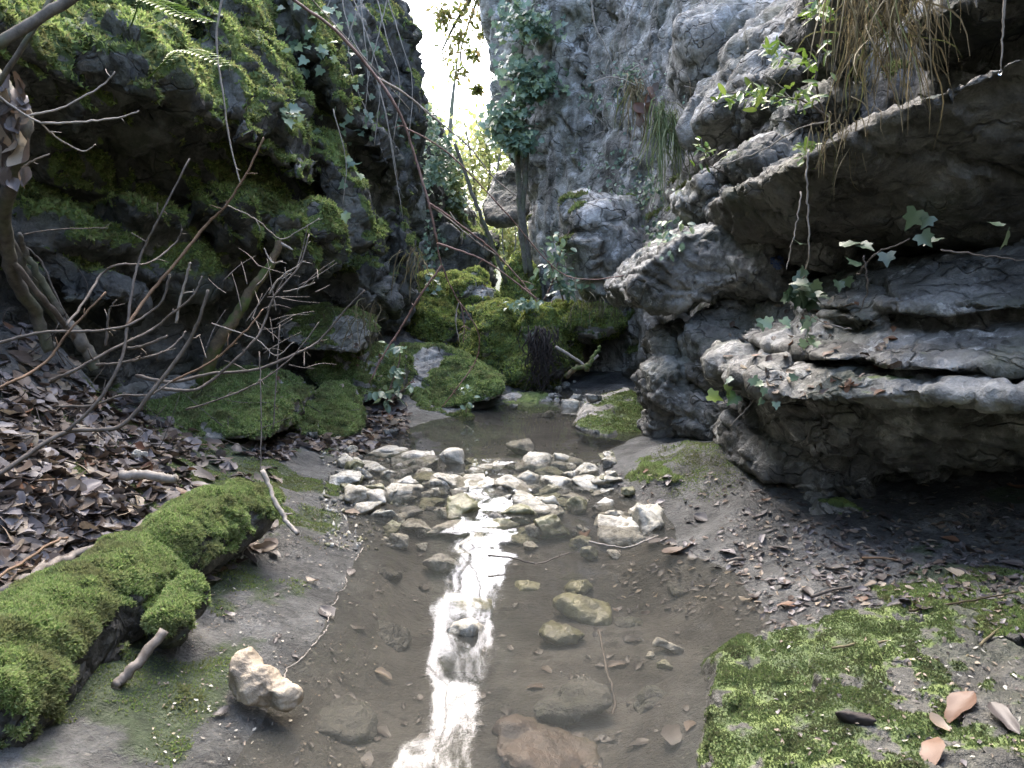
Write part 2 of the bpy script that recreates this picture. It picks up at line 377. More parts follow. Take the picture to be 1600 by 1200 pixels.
GV = np.stack([GX.ravel(), GY.ravel(), ground_z(GX.ravel(), GY.ravel())], 1)
ii = np.arange(nx * ny).reshape(ny, nx)
GF = np.stack([ii[:-1, :-1], ii[:-1, 1:], ii[1:, 1:], ii[1:, :-1]], -1).reshape(-1, 4)
GN = normals(GV, GF)
dlv, drv = xl(GV[:, 1]) - GV[:, 0], GV[:, 0] - xr(GV[:, 1]); outd = np.maximum(dlv, drv)
nz = fbm(GV * (1.6, 1.6, 0) + 3, 4)
g_moss = sstep(nz + 0.30 * sstep(outd, .08, .5) - .35 * sstep(dlv, .7, 1.3) - .3 * (drv > 0) * sstep(GV[:, 1], 1.9, 2.3), 0.05, 0.40) * sstep(outd, .02, .12)
g_moss = np.maximum(g_moss, sstep(fbm(GV * (3.2, 3.2, 0) + 8, 4), -.3, .2) * sstep(dlv, .03, .12) * (dlv < .9) * (GV[:, 1] < 3.8) * .85)
g_moss = np.where(GV[:, 1] > 8.5, np.maximum(g_moss, .6), g_moss)
t = NT('bank_mud'); co = t.coord(); m = t.attr('moss'); wet = t.attr('wet')
n1 = t.noise(co, 3.0, 8, 0.65); n2 = t.noise(co, 26, 6, 0.7); n3 = t.noise(co, 90, 4, 0.7)
c = t.ramp(n1, (0.36, (0.036, 0.036, 0.033)), (0.5, (0.082, 0.082, 0.076)), (0.64, (0.15, 0.15, 0.14)))
c = t.mix(0.8, c, t.ramp(n2, (0.34, 0.45), (0.66, 1.4)), 'MULTIPLY')
c = t.mix(t.ramp(t.noise(co, 38, 3, 0.5), (0.66, 0.0), (0.72, 1.0)), c, (0.20, 0.19, 0.16))
silt = t.ramp(t.noise(co, 4.5, 7, 0.6), (0.32, (0.03, 0.027, 0.022)), (0.5, (0.072, 0.066, 0.056)), (0.66, (0.14, 0.132, 0.115)))
silt = t.mix(t.ramp(t.noise(co, 9, 5, 0.65), (0.54, 0.0), (0.62, 0.8)), silt, (0.03, 0.026, 0.022))
c = t.mix(t.attr('silt'), c, silt)
mm = t.ramp(t.math('ADD', m, t.math('MULTIPLY', t.math('SUBTRACT', n2, 0.5), 1.2)), (0.40, 0.0), (0.6, 1.0))
c = t.mix(mm, c, t.ramp(t.noise(co, 14, 5, 0.7), (0.36, (0.028, 0.038, 0.02)), (0.62, (0.06, 0.08, 0.04))))
rg = t.ramp(wet, (0.0, 0.85), (1.0, 0.38))
t.bsdf(c, rg, t.bump(t.math('ADD', t.math('MULTIPLY', n2, .7), t.math('MULTIPLY', n3, .5)), 1.0, 0.035), 0.45)
M_GROUND = t.m
gme = mesh_np('ground', GV, GF); attr(gme, 'moss', g_moss); attr(gme, 'wet', 1 - sstep(outd, .12, .7)); attr(gme, 'silt', sstep(-outd, .0, .12))
REG0 = ('ground', GV, GF)
ground = tag(link('ground', gme, M_GROUND), 'muddy grey brown gorge floor with leaf litter sloping to the stream', 'ground', kind='structure')

# water: one sheet over the channel, spilling a few centimetres down through the stones
wys = np.concatenate([np.linspace(-5, .9, 30), np.arange(1.0, 7.2, .03)]); wxs = np.linspace(-0.10, 1.10, 60)
WY, WS = np.meshgrid(wys, wxs, indexing='ij')
WX = xl(WY) - .05 + (xr(WY) - xl(WY) + .10) * (WS + .1) / 1.2
wv = np.stack([WX.ravel(), WY.ravel(), wl(WY.ravel())], 1)
rif = sstep(wv[:, 1], 2.8, 3.1) * (1 - sstep(wv[:, 1], 4.3, 4.8))
wv[:, 2] += rif * 0.006 * fbm(wv * (7, 5, 0), 3) + 0.0012 * fbm(wv * (6, 4, 0), 2)
wi = np.arange(wv.shape[0]).reshape(len(wys), len(wxs))
wf = np.stack([wi[:-1, :-1], wi[:-1, 1:], wi[1:, 1:], wi[1:, :-1]], -1).reshape(-1, 4)
t = NT('stream_water'); co = t.coord()
b = t.bump(t.noise(co, 5, 2, 0.5), 0.08, 0.007)
b = t.bump(t.noise(t.scaled(co, (40, 25, 1)), 1.0, 2, 0.5), 0.02, 0.003, b)
fr = t.n('Fresnel'); fr.inputs['IOR'].default_value = 1.33; t.l(b, fr.inputs['Normal'])
tr = t.n('BsdfTransparent'); tr.inputs[0].default_value = (0.84, 0.82, 0.78, 1)
gl = t.n('BsdfGlossy'); gl.inputs['Roughness'].default_value = 0.045; t.l(b, gl.inputs['Normal'])
mx = t.n('MixShader'); t.l(fr.outputs[0], mx.inputs[0]); df = t.n('BsdfDiffuse'); df.inputs[0].default_value = (0.135, 0.14, 0.126, 1)      # fine silt carried in the water
tb = t.n('MixShader'); tb.inputs[0].default_value = 0.13; t.l(tr.outputs[0], tb.inputs[1]); t.l(df.outputs[0], tb.inputs[2])
t.l(tb.outputs[0], mx.inputs[1]); t.l(gl.outputs[0], mx.inputs[2])
t.l(mx.outputs[0], t.out.inputs[0]); M_WATER = t.m
def build_water(): return tag(link('water', mesh_np('water', wv, wf), M_WATER), 'clear shallow stream water mirroring the bright gap between the cliffs', 'water', kind='structure')

# ------------------------------------------------------------------ moss fronds on a mesh
def moss_fronds(V, F, mask, count, size, mat, parent, seed=0, name='moss', lift=0.3, ymax=None, k=3, wide=0.30):
    r = np.random.RandomState(seed)
    T = np.concatenate([F[:, [0, 1, 2]], F[:, [0, 2, 3]]]) if F.shape[1] == 4 else F
    a, b, c = V[T[:, 0]], V[T[:, 1]], V[T[:, 2]]
    fn = np.cross(b - a, c - a); ar = np.linalg.norm(fn, axis=1) / 2; fn = fn / (2 * ar[:, None] + 1e-12)
    m = mask[T].mean(1); cen = (a + b + c) / 3
    view = ((np.array([0, 0, CAM_H]) - cen) * fn).sum(1) / (np.linalg.norm(cen - (0, 0, CAM_H), axis=1))
    w = ar * np.clip(m - .35, 0, None) * (view > -.35)
    if w.sum() <= 0: return None
    ix = r.choice(len(T), count, p=w / w.sum())
    s, q = r.rand(count), r.rand(count); sw = s + q > 1; s[sw] = 1 - s[sw]; q[sw] = 1 - q[sw]
    p0 = a[ix] + s[:, None] * (b - a)[ix] + q[:, None] * (c - a)[ix]; n0 = fn[ix]
    clump = 0.55 + 0.9 * np.clip(fbm(p0 * 14, 2) + .5, 0, 1)
    p0 = np.repeat(p0, k, 0); n0 = np.repeat(n0, k, 0); L = size * np.repeat(clump, k) * r.uniform(.6, 1.3, count * k)
    d = n0 * .7 + r.normal(size=p0.shape) * .55 + np.array([0, 0, lift]); d /= np.linalg.norm(d, axis=1)[:, None]
    sd = np.cross(d, r.normal(size=d.shape)); sd /= np.linalg.norm(sd, axis=1)[:, None] + 1e-9
    p0 = p0 - n0 * size * .15
    tip = p0 + d * L[:, None]; mid = p0 + d * (L * .55)[:, None]
    low = p0 + d * (L * .12)[:, None]; B = low + sd * (L * wide * .95)[:, None]; D = low - sd * (L * wide * .95)[:, None]
    vv = np.stack([B, tip, D], 1).reshape(-1, 3); ff = np.arange(len(vv)).reshape(-1, 3)
    o = link(name, mesh_np(name, vv - np.array(parent.location if parent else (0, 0, 0)), ff, False), mat, parent)
    o['kind'] = 'stuff'; return o

REG = []
def make_rock(name, parts, voxel, mat, amp=(0.06, 0.04, 0.012), fs=3.0, strata=(0, 0, 0), squash=1.0, moss=None, cushion=0.02, smooth=2, parent=None, origin=None, seed=0, relief=None, bed=0.0, bedf=6.0):
    """union of blocks grown into one craggy rock; moss: function(V, N) -> 0..1"""
    V, F = remesh(parts, voxel, smooth); N = normals(V, F)
    R = np.array(Euler([rad(a) for a in strata]).to_matrix()); Q = (V + seed * 3.7) @ R.T * (1, 1, squash)
    warp = np.stack([fbm(Q * 1.3 + k * 7.7, 2) for k in range(3)], 1)
    d = amp[0] * facets(Q * fs * .5 + warp * .5, .6) + amp[1] * facets(Q * fs * 1.6 + warp, .5)
    d += amp[0] * .7 * fbm(Q * 1.5, 3) + amp[2] * ridged(Q * 8, 3) - amp[2] * .6
    if bed:
        b = Q[:, 2] / squash * bedf + 1.3 * fbm(Q * .9, 3) + .25 * fbm(Q * 4, 2); fr = b - np.floor(b); ly = _VA[np.floor(b).astype(int) & 255]
        d += bed * ((ly - .5) * 1.6 + .6 * sstep(fr, 0, .25) - .9 * (1 - sstep(np.abs(fr - .02), 0, .09))) * (.35 + sstep(fbm(Q * 1.1 + 4, 2), -.3, .2))
    d += amp[2] * 1.1 * facets(Q * fs * 4.2 + warp * 2, .5)
    if relief is not None: d = relief(V)
    V = V + N * d[:, None]; N = normals(V, F)
    mk = np.zeros(len(V))
    if moss is not None:
        mk = np.clip(moss(V, N), 0, 1)
        bumps = 0.5 + fbm(V * 9, 3)
        V = V + N * (mk * cushion * np.clip(bumps, 0.1, 1.5))[:, None]
    if origin is None:
        origin = np.array([V[:, 0].mean(), V[:, 1].mean(), V[:, 2].min()])
    REG.append((name, V, F))
    po = np.array(parent.location) if parent else 0
    me = mesh_np(name, V - origin, F); attr(me, 'moss', mk)
    o = link(name, me, mat, parent, tuple(np.array(origin) - po))
    return o, V, F, mk

def section(cols, ya, yb, za, zb, step, thick, sgn):
    """solid wall whose face x(Y, z) is interpolated from profile columns; sgn -1: rock lies towards -x"""
    Ys = [c[0] for c in cols]; yy = np.arange(ya, yb + 1e-6, step); zz = np.arange(za, zb + 1e-6, step)
    prof = np.array([np.interp(zz, [q[0] for q in c[1]], [q[1] for q in c[1]]) for c in cols])
    face = np.array([np.interp(yy, Ys, prof[:, k]) for k in range(len(zz))])      # z, y
    YY, ZZ = np.meshgrid(yy, zz); A = np.stack([face, YY, ZZ], -1).reshape(-1, 3)
    B = A.copy(); B[:, 0] += sgn * thick
    n, m = len(zz), len(yy); i = np.arange(n * m).reshape(n, m); o = n * m
    f = np.stack([i[:-1, :-1], i[:-1, 1:], i[1:, 1:], i[1:, :-1]], -1).reshape(-1, 4)
    Fs = [f, f[:, ::-1] + o]
    for e in (i[0, :], i[-1, ::-1], i[::-1, 0], i[:, -1]):
        Fs.append(np.stack([e[1:], e[:-1], e[:-1] + o, e[1:] + o], -1))
    return np.concatenate([A, B]), np.concatenate(Fs)

# ------------------------------------------------------------------ left cliff
LC = [(-7, [(0, -2.2), (1.2, -2.3), (2.5, -2.5), (5, -3.2), (9, -4.2)]),
      (1.2, [(0, -2.35), (1.2, -2.6), (1.7, -2.4), (2.0, -2.1), (3, -2.6), (5, -3.2), (9, -4.2)]),
      (2.6, [(0, -2.55), (1.2, -2.75), (1.6, -2.6), (1.85, -2.05), (2.2, -2.0), (3, -2.5), (5, -3.2), (9, -4.2)]),
      (3.5, [(0, -2.5), (.8, -2.5), (1.2, -2.65), (1.55, -2.5), (1.8, -1.85), (2.0, -1.85), (2.6, -2.25), (3.5, -2.8), (5, -3.4), (9, -4.6)]),
      (4.3, [(0, -2.2), (.8, -2.15), (1.2, -2.1), (1.55, -2.0), (1.8, -1.7), (2.0, -1.66), (2.6, -1.95), (3.5, -2.4), (5, -3.0), (9, -4.2)]),
      (5.0, [(0, -1.9), (.8, -1.9), (1.2, -1.85), (1.6, -1.6), (2.0, -1.55), (2.6, -1.75), (3.5, -2.0), (5, -2.6), (9, -3.6)]),
      (6.3, [(0, -1.45), (.8, -1.45), (1.2, -1.5), (1.6, -1.5), (2.0, -1.3), (2.6, -1.15), (3.5, -1.28), (5, -2.1), (9, -3.4)]),
      (7.4, [(0, -1.25), (.8, -1.2), (1.2, -1.2), (1.6, -1.15), (2.0, -1.0), (2.6, -.97), (3.0, -.98), (3.7, -1.08), (4.3, -1.5), (5, -2.0), (9, -3.0)]),
      (8.8, [(0, -1.25), (.8, -1.2), (1.6, -1.15), (2.6, -1.0), (3.6, -1.10), (5, -1.75), (9, -2.9)])]
def q3(*q): return q
Lp = [section(LC, 2.3, 8.7, -.4, 4.5, .12, 1.3, -1)]
Lp += [PR([(95, 30, 3.5), (150, -10, 3.7), (205, 40, 3.4), (240, 110, 3.3), (242, 168, 3.35), (180, 150, 3.4), (100, 100, 3.5)], .8),
       PR([(165, -20, 3.8), (215, 5, 3.8), (285, 70, 3.8), (260, 120, 3.8), (230, 90, 3.7)], .7),
       PR([(250, 90, 3.9), (290, 75, 3.9), (300, 150, 3.8), (285, 205, 3.8), (255, 200, 3.8)], .6),
       PR([(280, -20, 4.3), (340, 10, 4.2), (380, 130, 4.1), (385, 235, 4.1), (345, 205, 4.2), (300, 100, 4.2)], .7),
       PR([(330, -30, 4.7), (370, -20, 4.6), (400, 110, 4.6), (460, 220, 4.6), (465, 280, 4.6), (420, 240, 4.7), (385, 150, 4.7)], .6),
       PR([(430, -30, 5.4), (470, -30, 5.2), (480, 60, 5.2), (530, 150, 5.4), (528, 175, 5.4), (470, 120, 5.5)], .7),
       PR([(530, 160, 6.2), (580, 190, 6.1), (605, 240, 6.2), (590, 270, 6.3), (545, 215, 6.3)], .8),
       PR([(455, 200, 5.2), (500, 215, 5.2), (560, 290, 5.4), (590, 400, 5.6), (540, 390, 5.6), (490, 280, 5.3)], .7),
       PR([(595, -20, 7.4), (628, -5, 7.4), (648, 120, 7.3), (652, 190, 7.4), (636, 260, 7.5), (600, 200, 7.5)], .9),
       C(330, 290, 415, 395, 4.3, .8, 10, seed=3), C(410, 315, 520, 435, 4.6, .8, 15, seed=4),
       C(20, 335, 210, 405, 3.55, .9, 6, seed=5, p=5), C(185, 305, 300, 370, 3.9, .8, 8, seed=6, p=5), C(60, 395, 150, 450, 3.5, .7, 12, seed=7),
       C(215, 370, 330, 470, 4.1, .9, 0, seed=8), C(120, 430, 205, 490, 3.4, .7, 20, seed=9),
       C(485, 410, 560, 500, 5.9, .9, 25, seed=10, p=4), C(545, 400, 615, 510, 6.4, .9, 5, seed=11), C(600, 330, 650, 520, 7.2, 1.0, 3, seed=12)]
def moss_left(V, N):
    n = fbm(V * 1.4 + 5, 4); n2 = fbm(V * 5, 3)
    up = N[:, 2] * .85 + N[:, 0] * .55 - N[:, 1] * .1
    m = up * .95 + n * .55 + n2 * .22 + .16 - .5 * sstep(V[:, 1], 5.0, 6.6)
    return sstep(m, .34, .74) * sstep(V[:, 2], .9, 1.3)
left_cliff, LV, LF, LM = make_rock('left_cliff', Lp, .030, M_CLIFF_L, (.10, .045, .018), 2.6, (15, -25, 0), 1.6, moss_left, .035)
tag(left_cliff, 'dark overhanging cliff hung with green moss along its ledges', 'cliff', kind='structure')
moss_fronds(LV, LF, LM * (LV[:, 2] > .3), 95000, .023, M_MOSS_WALL, left_cliff, 1, lift=0.1)

def coarse_wall(name, cols, ya, yb, za, zb, step, sgn, mat, parent):
    V, F = section(cols, ya, yb, za, zb, step, .8, sgn); N = normals(V, F)
    V = V + N * (.22 * fbm(V * .9, 4) + .06 * facets(V * 2, .6))[:, None]
    me = mesh_np(name, V - np.array(parent.location), F); attr(me, 'moss', sstep(fbm(V * .8, 3) + N[:, 2] * .5, .2, .6))
    return link(name, me, mat, parent)
coarse_wall('upper_face', LC, 1.8, 9.4, 4.2, 7.6, .16, -1, M_CLIFF_L, left_cliff)
coarse_wall('downstream_face', LC, -7, 2.6, -.4, 9, .16, -1, M_CLIFF_L, left_cliff)

# ------------------------------------------------------------------ right cliff
RC = [(-7, [(0, -1.8), (9, -1.4)]), (-5, [(0, .6), (4, .8), (9, 1.6)]), (-3, [(0, 2.2), (2, 2.3), (4, 2.6), (9, 3.4)]),  # bend behind the camera, added to shut out light from there
      (2.5, [(0, 2.9), (1.5, 2.9), (3, 2.6), (4, 3.0), (9, 4.4)]),
      (4.6, [(0, 2.3), (.8, 2.2), (1.5, 2.3), (3, 2.5), (5, 3.2), (9, 4.4)]),
      (6.0, [(0, 1.6), (.8, 1.5), (1.5, 1.75), (3, 2.40), (5, 3.0), (9, 4.0)]),
      (7.5, [(0, 1.15), (.8, 1.1), (1.5, 1.2), (3, 1.65), (5, 2.1), (9, 3.0)]),
      (9.0, [(0, .66), (.8, .64), (1.5, .66), (3, .75), (5, .95), (9, 1.5)]),
      (10.0, [(0, .48), (.8, .46), (1.5, .40), (2.1, .34), (2.4, .2), (2.8, -.08), (3.1, -.16), (5, -.48), (9, -.95)]),
      (10.5, [(0, .55), (2.1, .45), (3, .05), (5, -.2), (9, -.6)]),
      (13.0, [(0, .7), (9, .9)])]
Rp = [section(RC, 4.4, 11.2, -.3, 4.9, .13, 1.4, 1)]
Rp += [PR([(1180, 60, 5.6), (1300, -30, 5.2), (1330, 60, 5.0), (1200, 160, 5.3), (1100, 190, 5.6), (1120, 150, 5.7)], 1.0),
       C(1060, 20, 1180, 150, 6.6, .9, -35, seed=31), C(900, 300, 1010, 480, 7.15, .9, -20, seed=32, p=5)]
def moss_right(V, N):
    n = fbm(V * 1.6 + 11, 4)
    return sstep(N[:, 2] * .6 + n * .8 - .1 * N[:, 0], .40, .8) * .8 * (1 - sstep(V[:, 2], 2.0, 3.0) * .6)
def weathered(V):
    w = np.stack([fbm(V * 1.1 + k * 5.3, 3) for k in range(3)], 1) * .6
    Q = (V + w) * (1, 1, .6)
    pits = voronoi(V * 3.1 + w * 2)[0]; pit2 = voronoi(V * 7.5 + w * 3)[0]
    big = facets(Q * (1.1, 1.1, .8) + 5, .6)
    return (.20 * fbm(Q * .8, 3) + .08 * big + .10 * ridged(Q * 1.5 + 3, 3) + .05 * ridged(V * (4, 4, 2.6) + w * 2, 4) + .03 * fbm(V * 8, 3)
            - .12 * (1 - sstep(pits, .12, .42)) * sstep(fbm(V * .8, 2), .0, .3) - .04 * (1 - sstep(pit2, .1, .35)) * sstep(fbm(V * 1.1 + 9, 2), .15, .4) + .03 * facets(V * (2.4, 2.4, 1.2) + w, .5))
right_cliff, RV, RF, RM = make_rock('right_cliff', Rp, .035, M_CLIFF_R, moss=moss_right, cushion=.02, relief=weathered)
tag(right_cliff, 'pale grey pitted limestone cliff rising on the right bank', 'cliff', kind='structure')
moss_fronds(RV, RF, RM, 12000, .03, M_MOSS_DK, right_cliff, 2)
coarse_wall('upper_face', RC, 6.6, 12.5, 4.6, 9, .16, 1, M_CLIFF_R, right_cliff)
coarse_wall('ledge_face', RC, 2.2, 6.8, 4.6, 5.8, .16, 1, M_CLIFF_R, right_cliff)
coarse_wall('downstream_face', RC, -7, 4.8, -.4, 4.9, .16, 1, M_CLIFF_R, right_cliff)

def moss_few(a, b, amt=.8):
    def f(V, N): return sstep(N[:, 2] * .5 + fbm(V * 2.2 + 2, 4) * .9, a, b) * amt
    return f
# strata lumps above the nose
parts = [C(1045, 285, 1135, 350, 4.9, .9, -18, seed=40), C(1090, 295, 1215, 360, 4.6, 1.0, -22, seed=41, p=4), C(1110, 225, 1280, 300, 4.5, 1.0, -32, seed=42, p=4),
         C(1180, 255, 1330, 345, 4.0, 1.0, -22, seed=43, p=4), C(1150, 100, 1300, 170, 4.8, 1.0, -30, seed=44, p=4), C(1230, 330, 1330, 420, 3.8, .9, -10, seed=45),
         C(1200, 150, 1330, 215, 4.4, 1.0, -30, seed=49, p=4), C(1150, 300, 1320, 480, 4.9, 1.2, 0, seed=46), C(1180, 60, 1400, 330, 5.2, 1.0, -20, seed=47), C(1290, 320, 1700, 520, 3.7, 1.2, 0, seed=48)]
ledges, V, F, MK = make_rock('strata_ledge', parts, .022, M_OUT, (.045, .035, .012), 4.0, (0, -32, 0), 1.6, moss_few(.5, .85, .7), parent=right_cliff, bed=.035, bedf=7)
parts = [PR([(990, 445, 4.7), (1010, 412, 4.6), (1060, 372, 4.5), (1130, 345, 4.5), (1215, 340, 4.4), (1235, 400, 4.3), (1110, 470, 4.45), (1050, 478, 4.6), (1000, 480, 4.75)], 1.5, .95),
         C(1108, 368, 1245, 475, 4.15, .9, -12, seed=51, p=3.4)]
nose, V, F, MK = make_rock('jutting_nose', parts, .018, M_OUT, (.035, .022, .012), 4.5, (0, -25, 0), 1.5, moss_few(.55, .9, .7), parent=right_cliff, bed=.016, bedf=6)
parts = [C(1008, 503, 1085, 570, 4.7, .7, -20, seed=60), C(1063, 473, 1215, 605, 4.15, .9, -15, seed=61, p=3.3), C(990, 550, 1080, 645, 4.45, .8, 10, seed=62), C(1003, 622, 1085, 694, 4.55, .7, 5, seed=63),
         C(1045, 590, 1190, 690, 4.15, .9, 10, seed=64), C(1175, 465, 1310, 610, 3.7, 1.1, -8, seed=65), C(1090, 610, 1230, 720, 3.75, 1.0, 0, seed=66), C(1150, 500, 1450, 760, 4.4, 1.1, 0, seed=67)]
outc, V, F, MK = make_rock('lumpy_outcrop', parts, .018, M_OUT, (.035, .022, .010), 5.0, (0, -20, 0), 1.3, moss_few(.55, .95, .6), parent=right_cliff, bed=.016, bedf=7)
parts = [PR([(1255, 250, 3.0), (1300, 222, 2.85), (1420, 165, 2.7), (1620, 75, 2.5), (1800, 20, 2.4), (1800, 395, 3.1), (1580, 388, 3.2), (1400, 362, 3.25), (1270, 345, 3.3)], 1.5, .95),
         C(1480, -90, 1850, 20, 3.2, 1.3, -20, seed=71, p=4), C(1250, -60, 1400, 60, 3.6, 1.2, -20, seed=73), chunk(np.array([2.75, 1.7, 2.0]), np.array([.8, 1.0, .4]), (0, -.2, 0), 74, 40, 4)]  # last chunk: out-of-view rock added to block sky light
upper, V, F, MK = make_rock('upper_overhang', parts, .020, M_OVER, (.035, .018, .008), 3.5, (0, -28, 0), 2.0, moss_few(.6, .95, .5), parent=right_cliff, smooth=5, bed=.024, bedf=5)
parts = [PR([(1398, 472, 2.85), (1425, 432, 3.05), (1520, 396, 3.15), (1700, 352, 3.1), (1820, 330, 3.0), (1820, 472, 2.42), (1600, 486, 2.62), (1480, 494, 2.76), (1400, 492, 2.84)], 1.0),
         PR([(1288, 562, 2.78), (1335, 545, 2.85), (1420, 496, 2.98), (1540, 486, 2.92), (1820, 462, 2.65), (1820, 526, 2.36), (1600, 536, 2.53), (1450, 545, 2.66), (1350, 562, 2.75)], 1.0),
         PR([(1232, 545, 3.15), (1290, 508, 3.25), (1345, 512, 3.15), (1340, 540, 3.05), (1262, 562, 3.05)], .8), PR([(1320, 478, 3.08), (1350, 455, 3.18), (1400, 464, 3.08), (1390, 500, 2.98), (1340, 506, 2.98)], .7),
         PR([(1385, 566, 2.55), (1420, 546, 2.66), (1500, 534, 2.7), (1820, 516, 2.45), (1820, 580, 2.22), (1560, 585, 2.38), (1400, 580, 2.55)], .9), C(1330, 440, 1820, 560, 2.98, 1.0, -6, seed=75, p=5), C(1240, 530, 1500, 640, 3.0, 1.0, 0, seed=76, p=5), PR([(1400, 540, 2.72), (1820, 500, 2.5), (1820, 600, 2.35), (1400, 600, 2.65)], .9)]
shelf, V, F, MK = make_rock('layered_shelf', parts, .015, M_OUT, (.022, .016, .007), 3.4, (0, -13, 0), 1.6, moss_few(.7, 1.0, .4), parent=right_cliff, smooth=1, bed=.024, bedf=9)
parts = [PR([(1185, 600, 3.0), (1205, 572, 3.2), (1320, 560, 3.3), (1500, 552, 3.2), (1760, 545, 3.0), (1800, 640, 2.05), (1600, 628, 2.25), (1450, 603, 2.4), (1400, 615, 2.5), (1330, 612, 2.6), (1290, 632, 2.65), (1225, 622, 2.8)], .9, .95),
         PR([(1290, 640, 2.95), (1340, 625, 2.9), (1480, 620, 2.8), (1820, 645, 2.6), (1820, 705, 4.2), (1560, 712, 4.2), (1420, 735, 3.6), (1330, 770, 3.15)], 1.4, .95),
         C(1135, 640, 1265, 765, 3.15, .9, 15, seed=80), C(1230, 690, 1350, 785, 3.0, .9, 15, seed=81), C(1190, 590, 1300, 720, 2.95, .9, 0, seed=82), chunk(np.array([2.45, 1.5, .92]), np.array([.62, .9, .32]), (0, 0, 0), 83, 40, 4)]  # final chunk stands out of view, added to darken the cave
over, V, F, MK = make_rock('great_overhang', parts, .019, M_OUT, (.045, .028, .011), 3.6, (0, -5, 0), 1.6, moss_few(.6, 1.0, .5), parent=right_cliff, smooth=2, bed=.02, bedf=6)

# ------------------------------------------------------------------ far rocks closing the gorge
parts = [PR([(540, 100, 10.2), (640, 120, 10.2), (685, 200, 10.4), (725, 310, 10.6), (755, 400, 10.6), (775, 480, 10.4), (640, 520, 10.2), (540, 520, 10)], 2.0, .9),
         C(670, 340, 752, 490, 9.8, 1.2, 30, seed=90), C(640, 200, 705, 420, 9.6, 1.2, -15, seed=91)]
def moss_far(V, N): return sstep(N[:, 2] * .5 + N[:, 0] * .3 + fbm(V * 1.5 + 7, 4) * .9, .30, .65)
far, FV, FF, FM = make_rock('far_slope_rock', parts, .04, M_CLIFF_L, (.10, .05, .02), 2.4, (0, 20, 0), 1.0, moss_far, .03)
tag(far, 'grey rock slope slanting down beyond the left cliff, streaked with moss', 'rock')
moss_fronds(FV, FF, FM, 9000, .045, M_MOSS_DK, far, 5)
ck, V, F, MK = make_rock('wedged_boulder', [PR([(752, 318, 11.6), (775, 268, 11.8), (840, 245, 11.8), (900, 290, 11.6), (860, 320, 11.3), (800, 345, 11.2), (765, 345, 11.3)], 1.2, .9)], .04, M_CLIFF_L, (.06, .03, .01), 2.5)
tag(ck, 'dark boulder wedged across the slot above the bright opening', 'boulder')

# ------------------------------------------------------------------ mossy boulders
def moss_on(a, b, bare=None, side=.2):
    """moss cushions on the upward faces; bare: list of (point, radius) left as stone"""
    def f(V, N):
        m = sstep(N[:, 2] * .8 + side * (1 - N[:, 2]) + fbm(V * 3.1 + 1, 4) * .75, a, b)
        for c, r in (bare or []):
            d = np.linalg.norm((V - np.array(c)) / np.array(r), axis=1) + fbm(V * 6, 3) * .5
            m = m * sstep(d, .75, 1.05)
        return m
    return f
def boulder(label, parts, voxel, moss, fronds, size, smooth=2, mat=M_BOULD, mm=M_MOSS, amp=(.03, .018, .008), fs=5.0, cushion=.03, seed=0, cat='boulder', name='mossy_boulder', squash=1.0):
    o, V, F, mk = make_rock(name, parts, voxel, mat, amp, fs, (10, 20, 0), squash, moss, cushion, smooth, seed=seed)
    tag(o, label, cat)
    if fronds: moss_fronds(V, F, mk, fronds, size, mm, o, seed + 50)
    return o
boulder('large mossy boulder beside the upper pool, bare pale stripe across its top',
        [PR([(560, 640, 5.9), (575, 570, 6.3), (625, 547, 6.5), (700, 548, 6.5), (750, 575, 6.3), (787, 600, 6.1), (785, 618, 6.05), (740, 632, 5.95), (690, 640, 5.85), (630, 650, 5.8)], .9, .8)],
        .014, moss_on(.22, .55, [(P(668, 568, 6.4), (.13, .3, .16)), (P(648, 600, 6.0), (.05, .3, .06))], .35), 26000, .016, cushion=.035, seed=1)
boulder('low mossy rock at the water edge, white streak on its top',
        [PR([(640, 668, 5.65), (660, 640, 5.8), (695, 628, 5.9), (725, 640, 5.85), (738, 660, 5.7), (700, 672, 5.6)], .5, .85)], .011, moss_on(.25, .6, [(P(708, 636, 5.85), (.09, .3, .05))]), 8000, .014, mm=M_MOSS_DK, seed=2)
boulder('tall mossy block leaning at the back, green cushions in steps',
        [PR([(630, 480, 8.1), (655, 432, 8.3), (720, 432, 8.5), (770, 465, 8.5), (760, 540, 8.0), (690, 550, 7.8), (650, 525, 7.9)], 1.1, .85), C(640, 470, 720, 550, 7.7, .7, 20, seed=101), C(690, 440, 775, 490, 8.1, .7, 15, seed=102)],
        .02, moss_on(.15, .5, [(P(752, 455, 8.3), (.2, .5, .08))], .35), 22000, .026, mm=M_MOSS_OL, amp=(.05, .03, .012), fs=4, cushion=.05, seed=3)
boulder('round mossy boulder perched behind the tall mossy block', [PR([(716, 440, 9), (722, 424, 9.1), (740, 419, 9.2), (757, 432, 9.1), (758, 452, 9), (730, 455, 8.9)], .4, .9)], .016, moss_on(.2, .5, None, .5), 3000, .024, mm=M_MOSS_OL, seed=4)
boulder('mossy rock at the foot of the ivy clad trunks', [PR([(778, 480, 9.3), (792, 418, 9.5), (812, 396, 9.6), (838, 420, 9.4), (842, 480, 9.2)], .7, .9)], .02, moss_on(.2, .5, None, .5), 4500, .026, mm=M_MOSS_OL, seed=5)
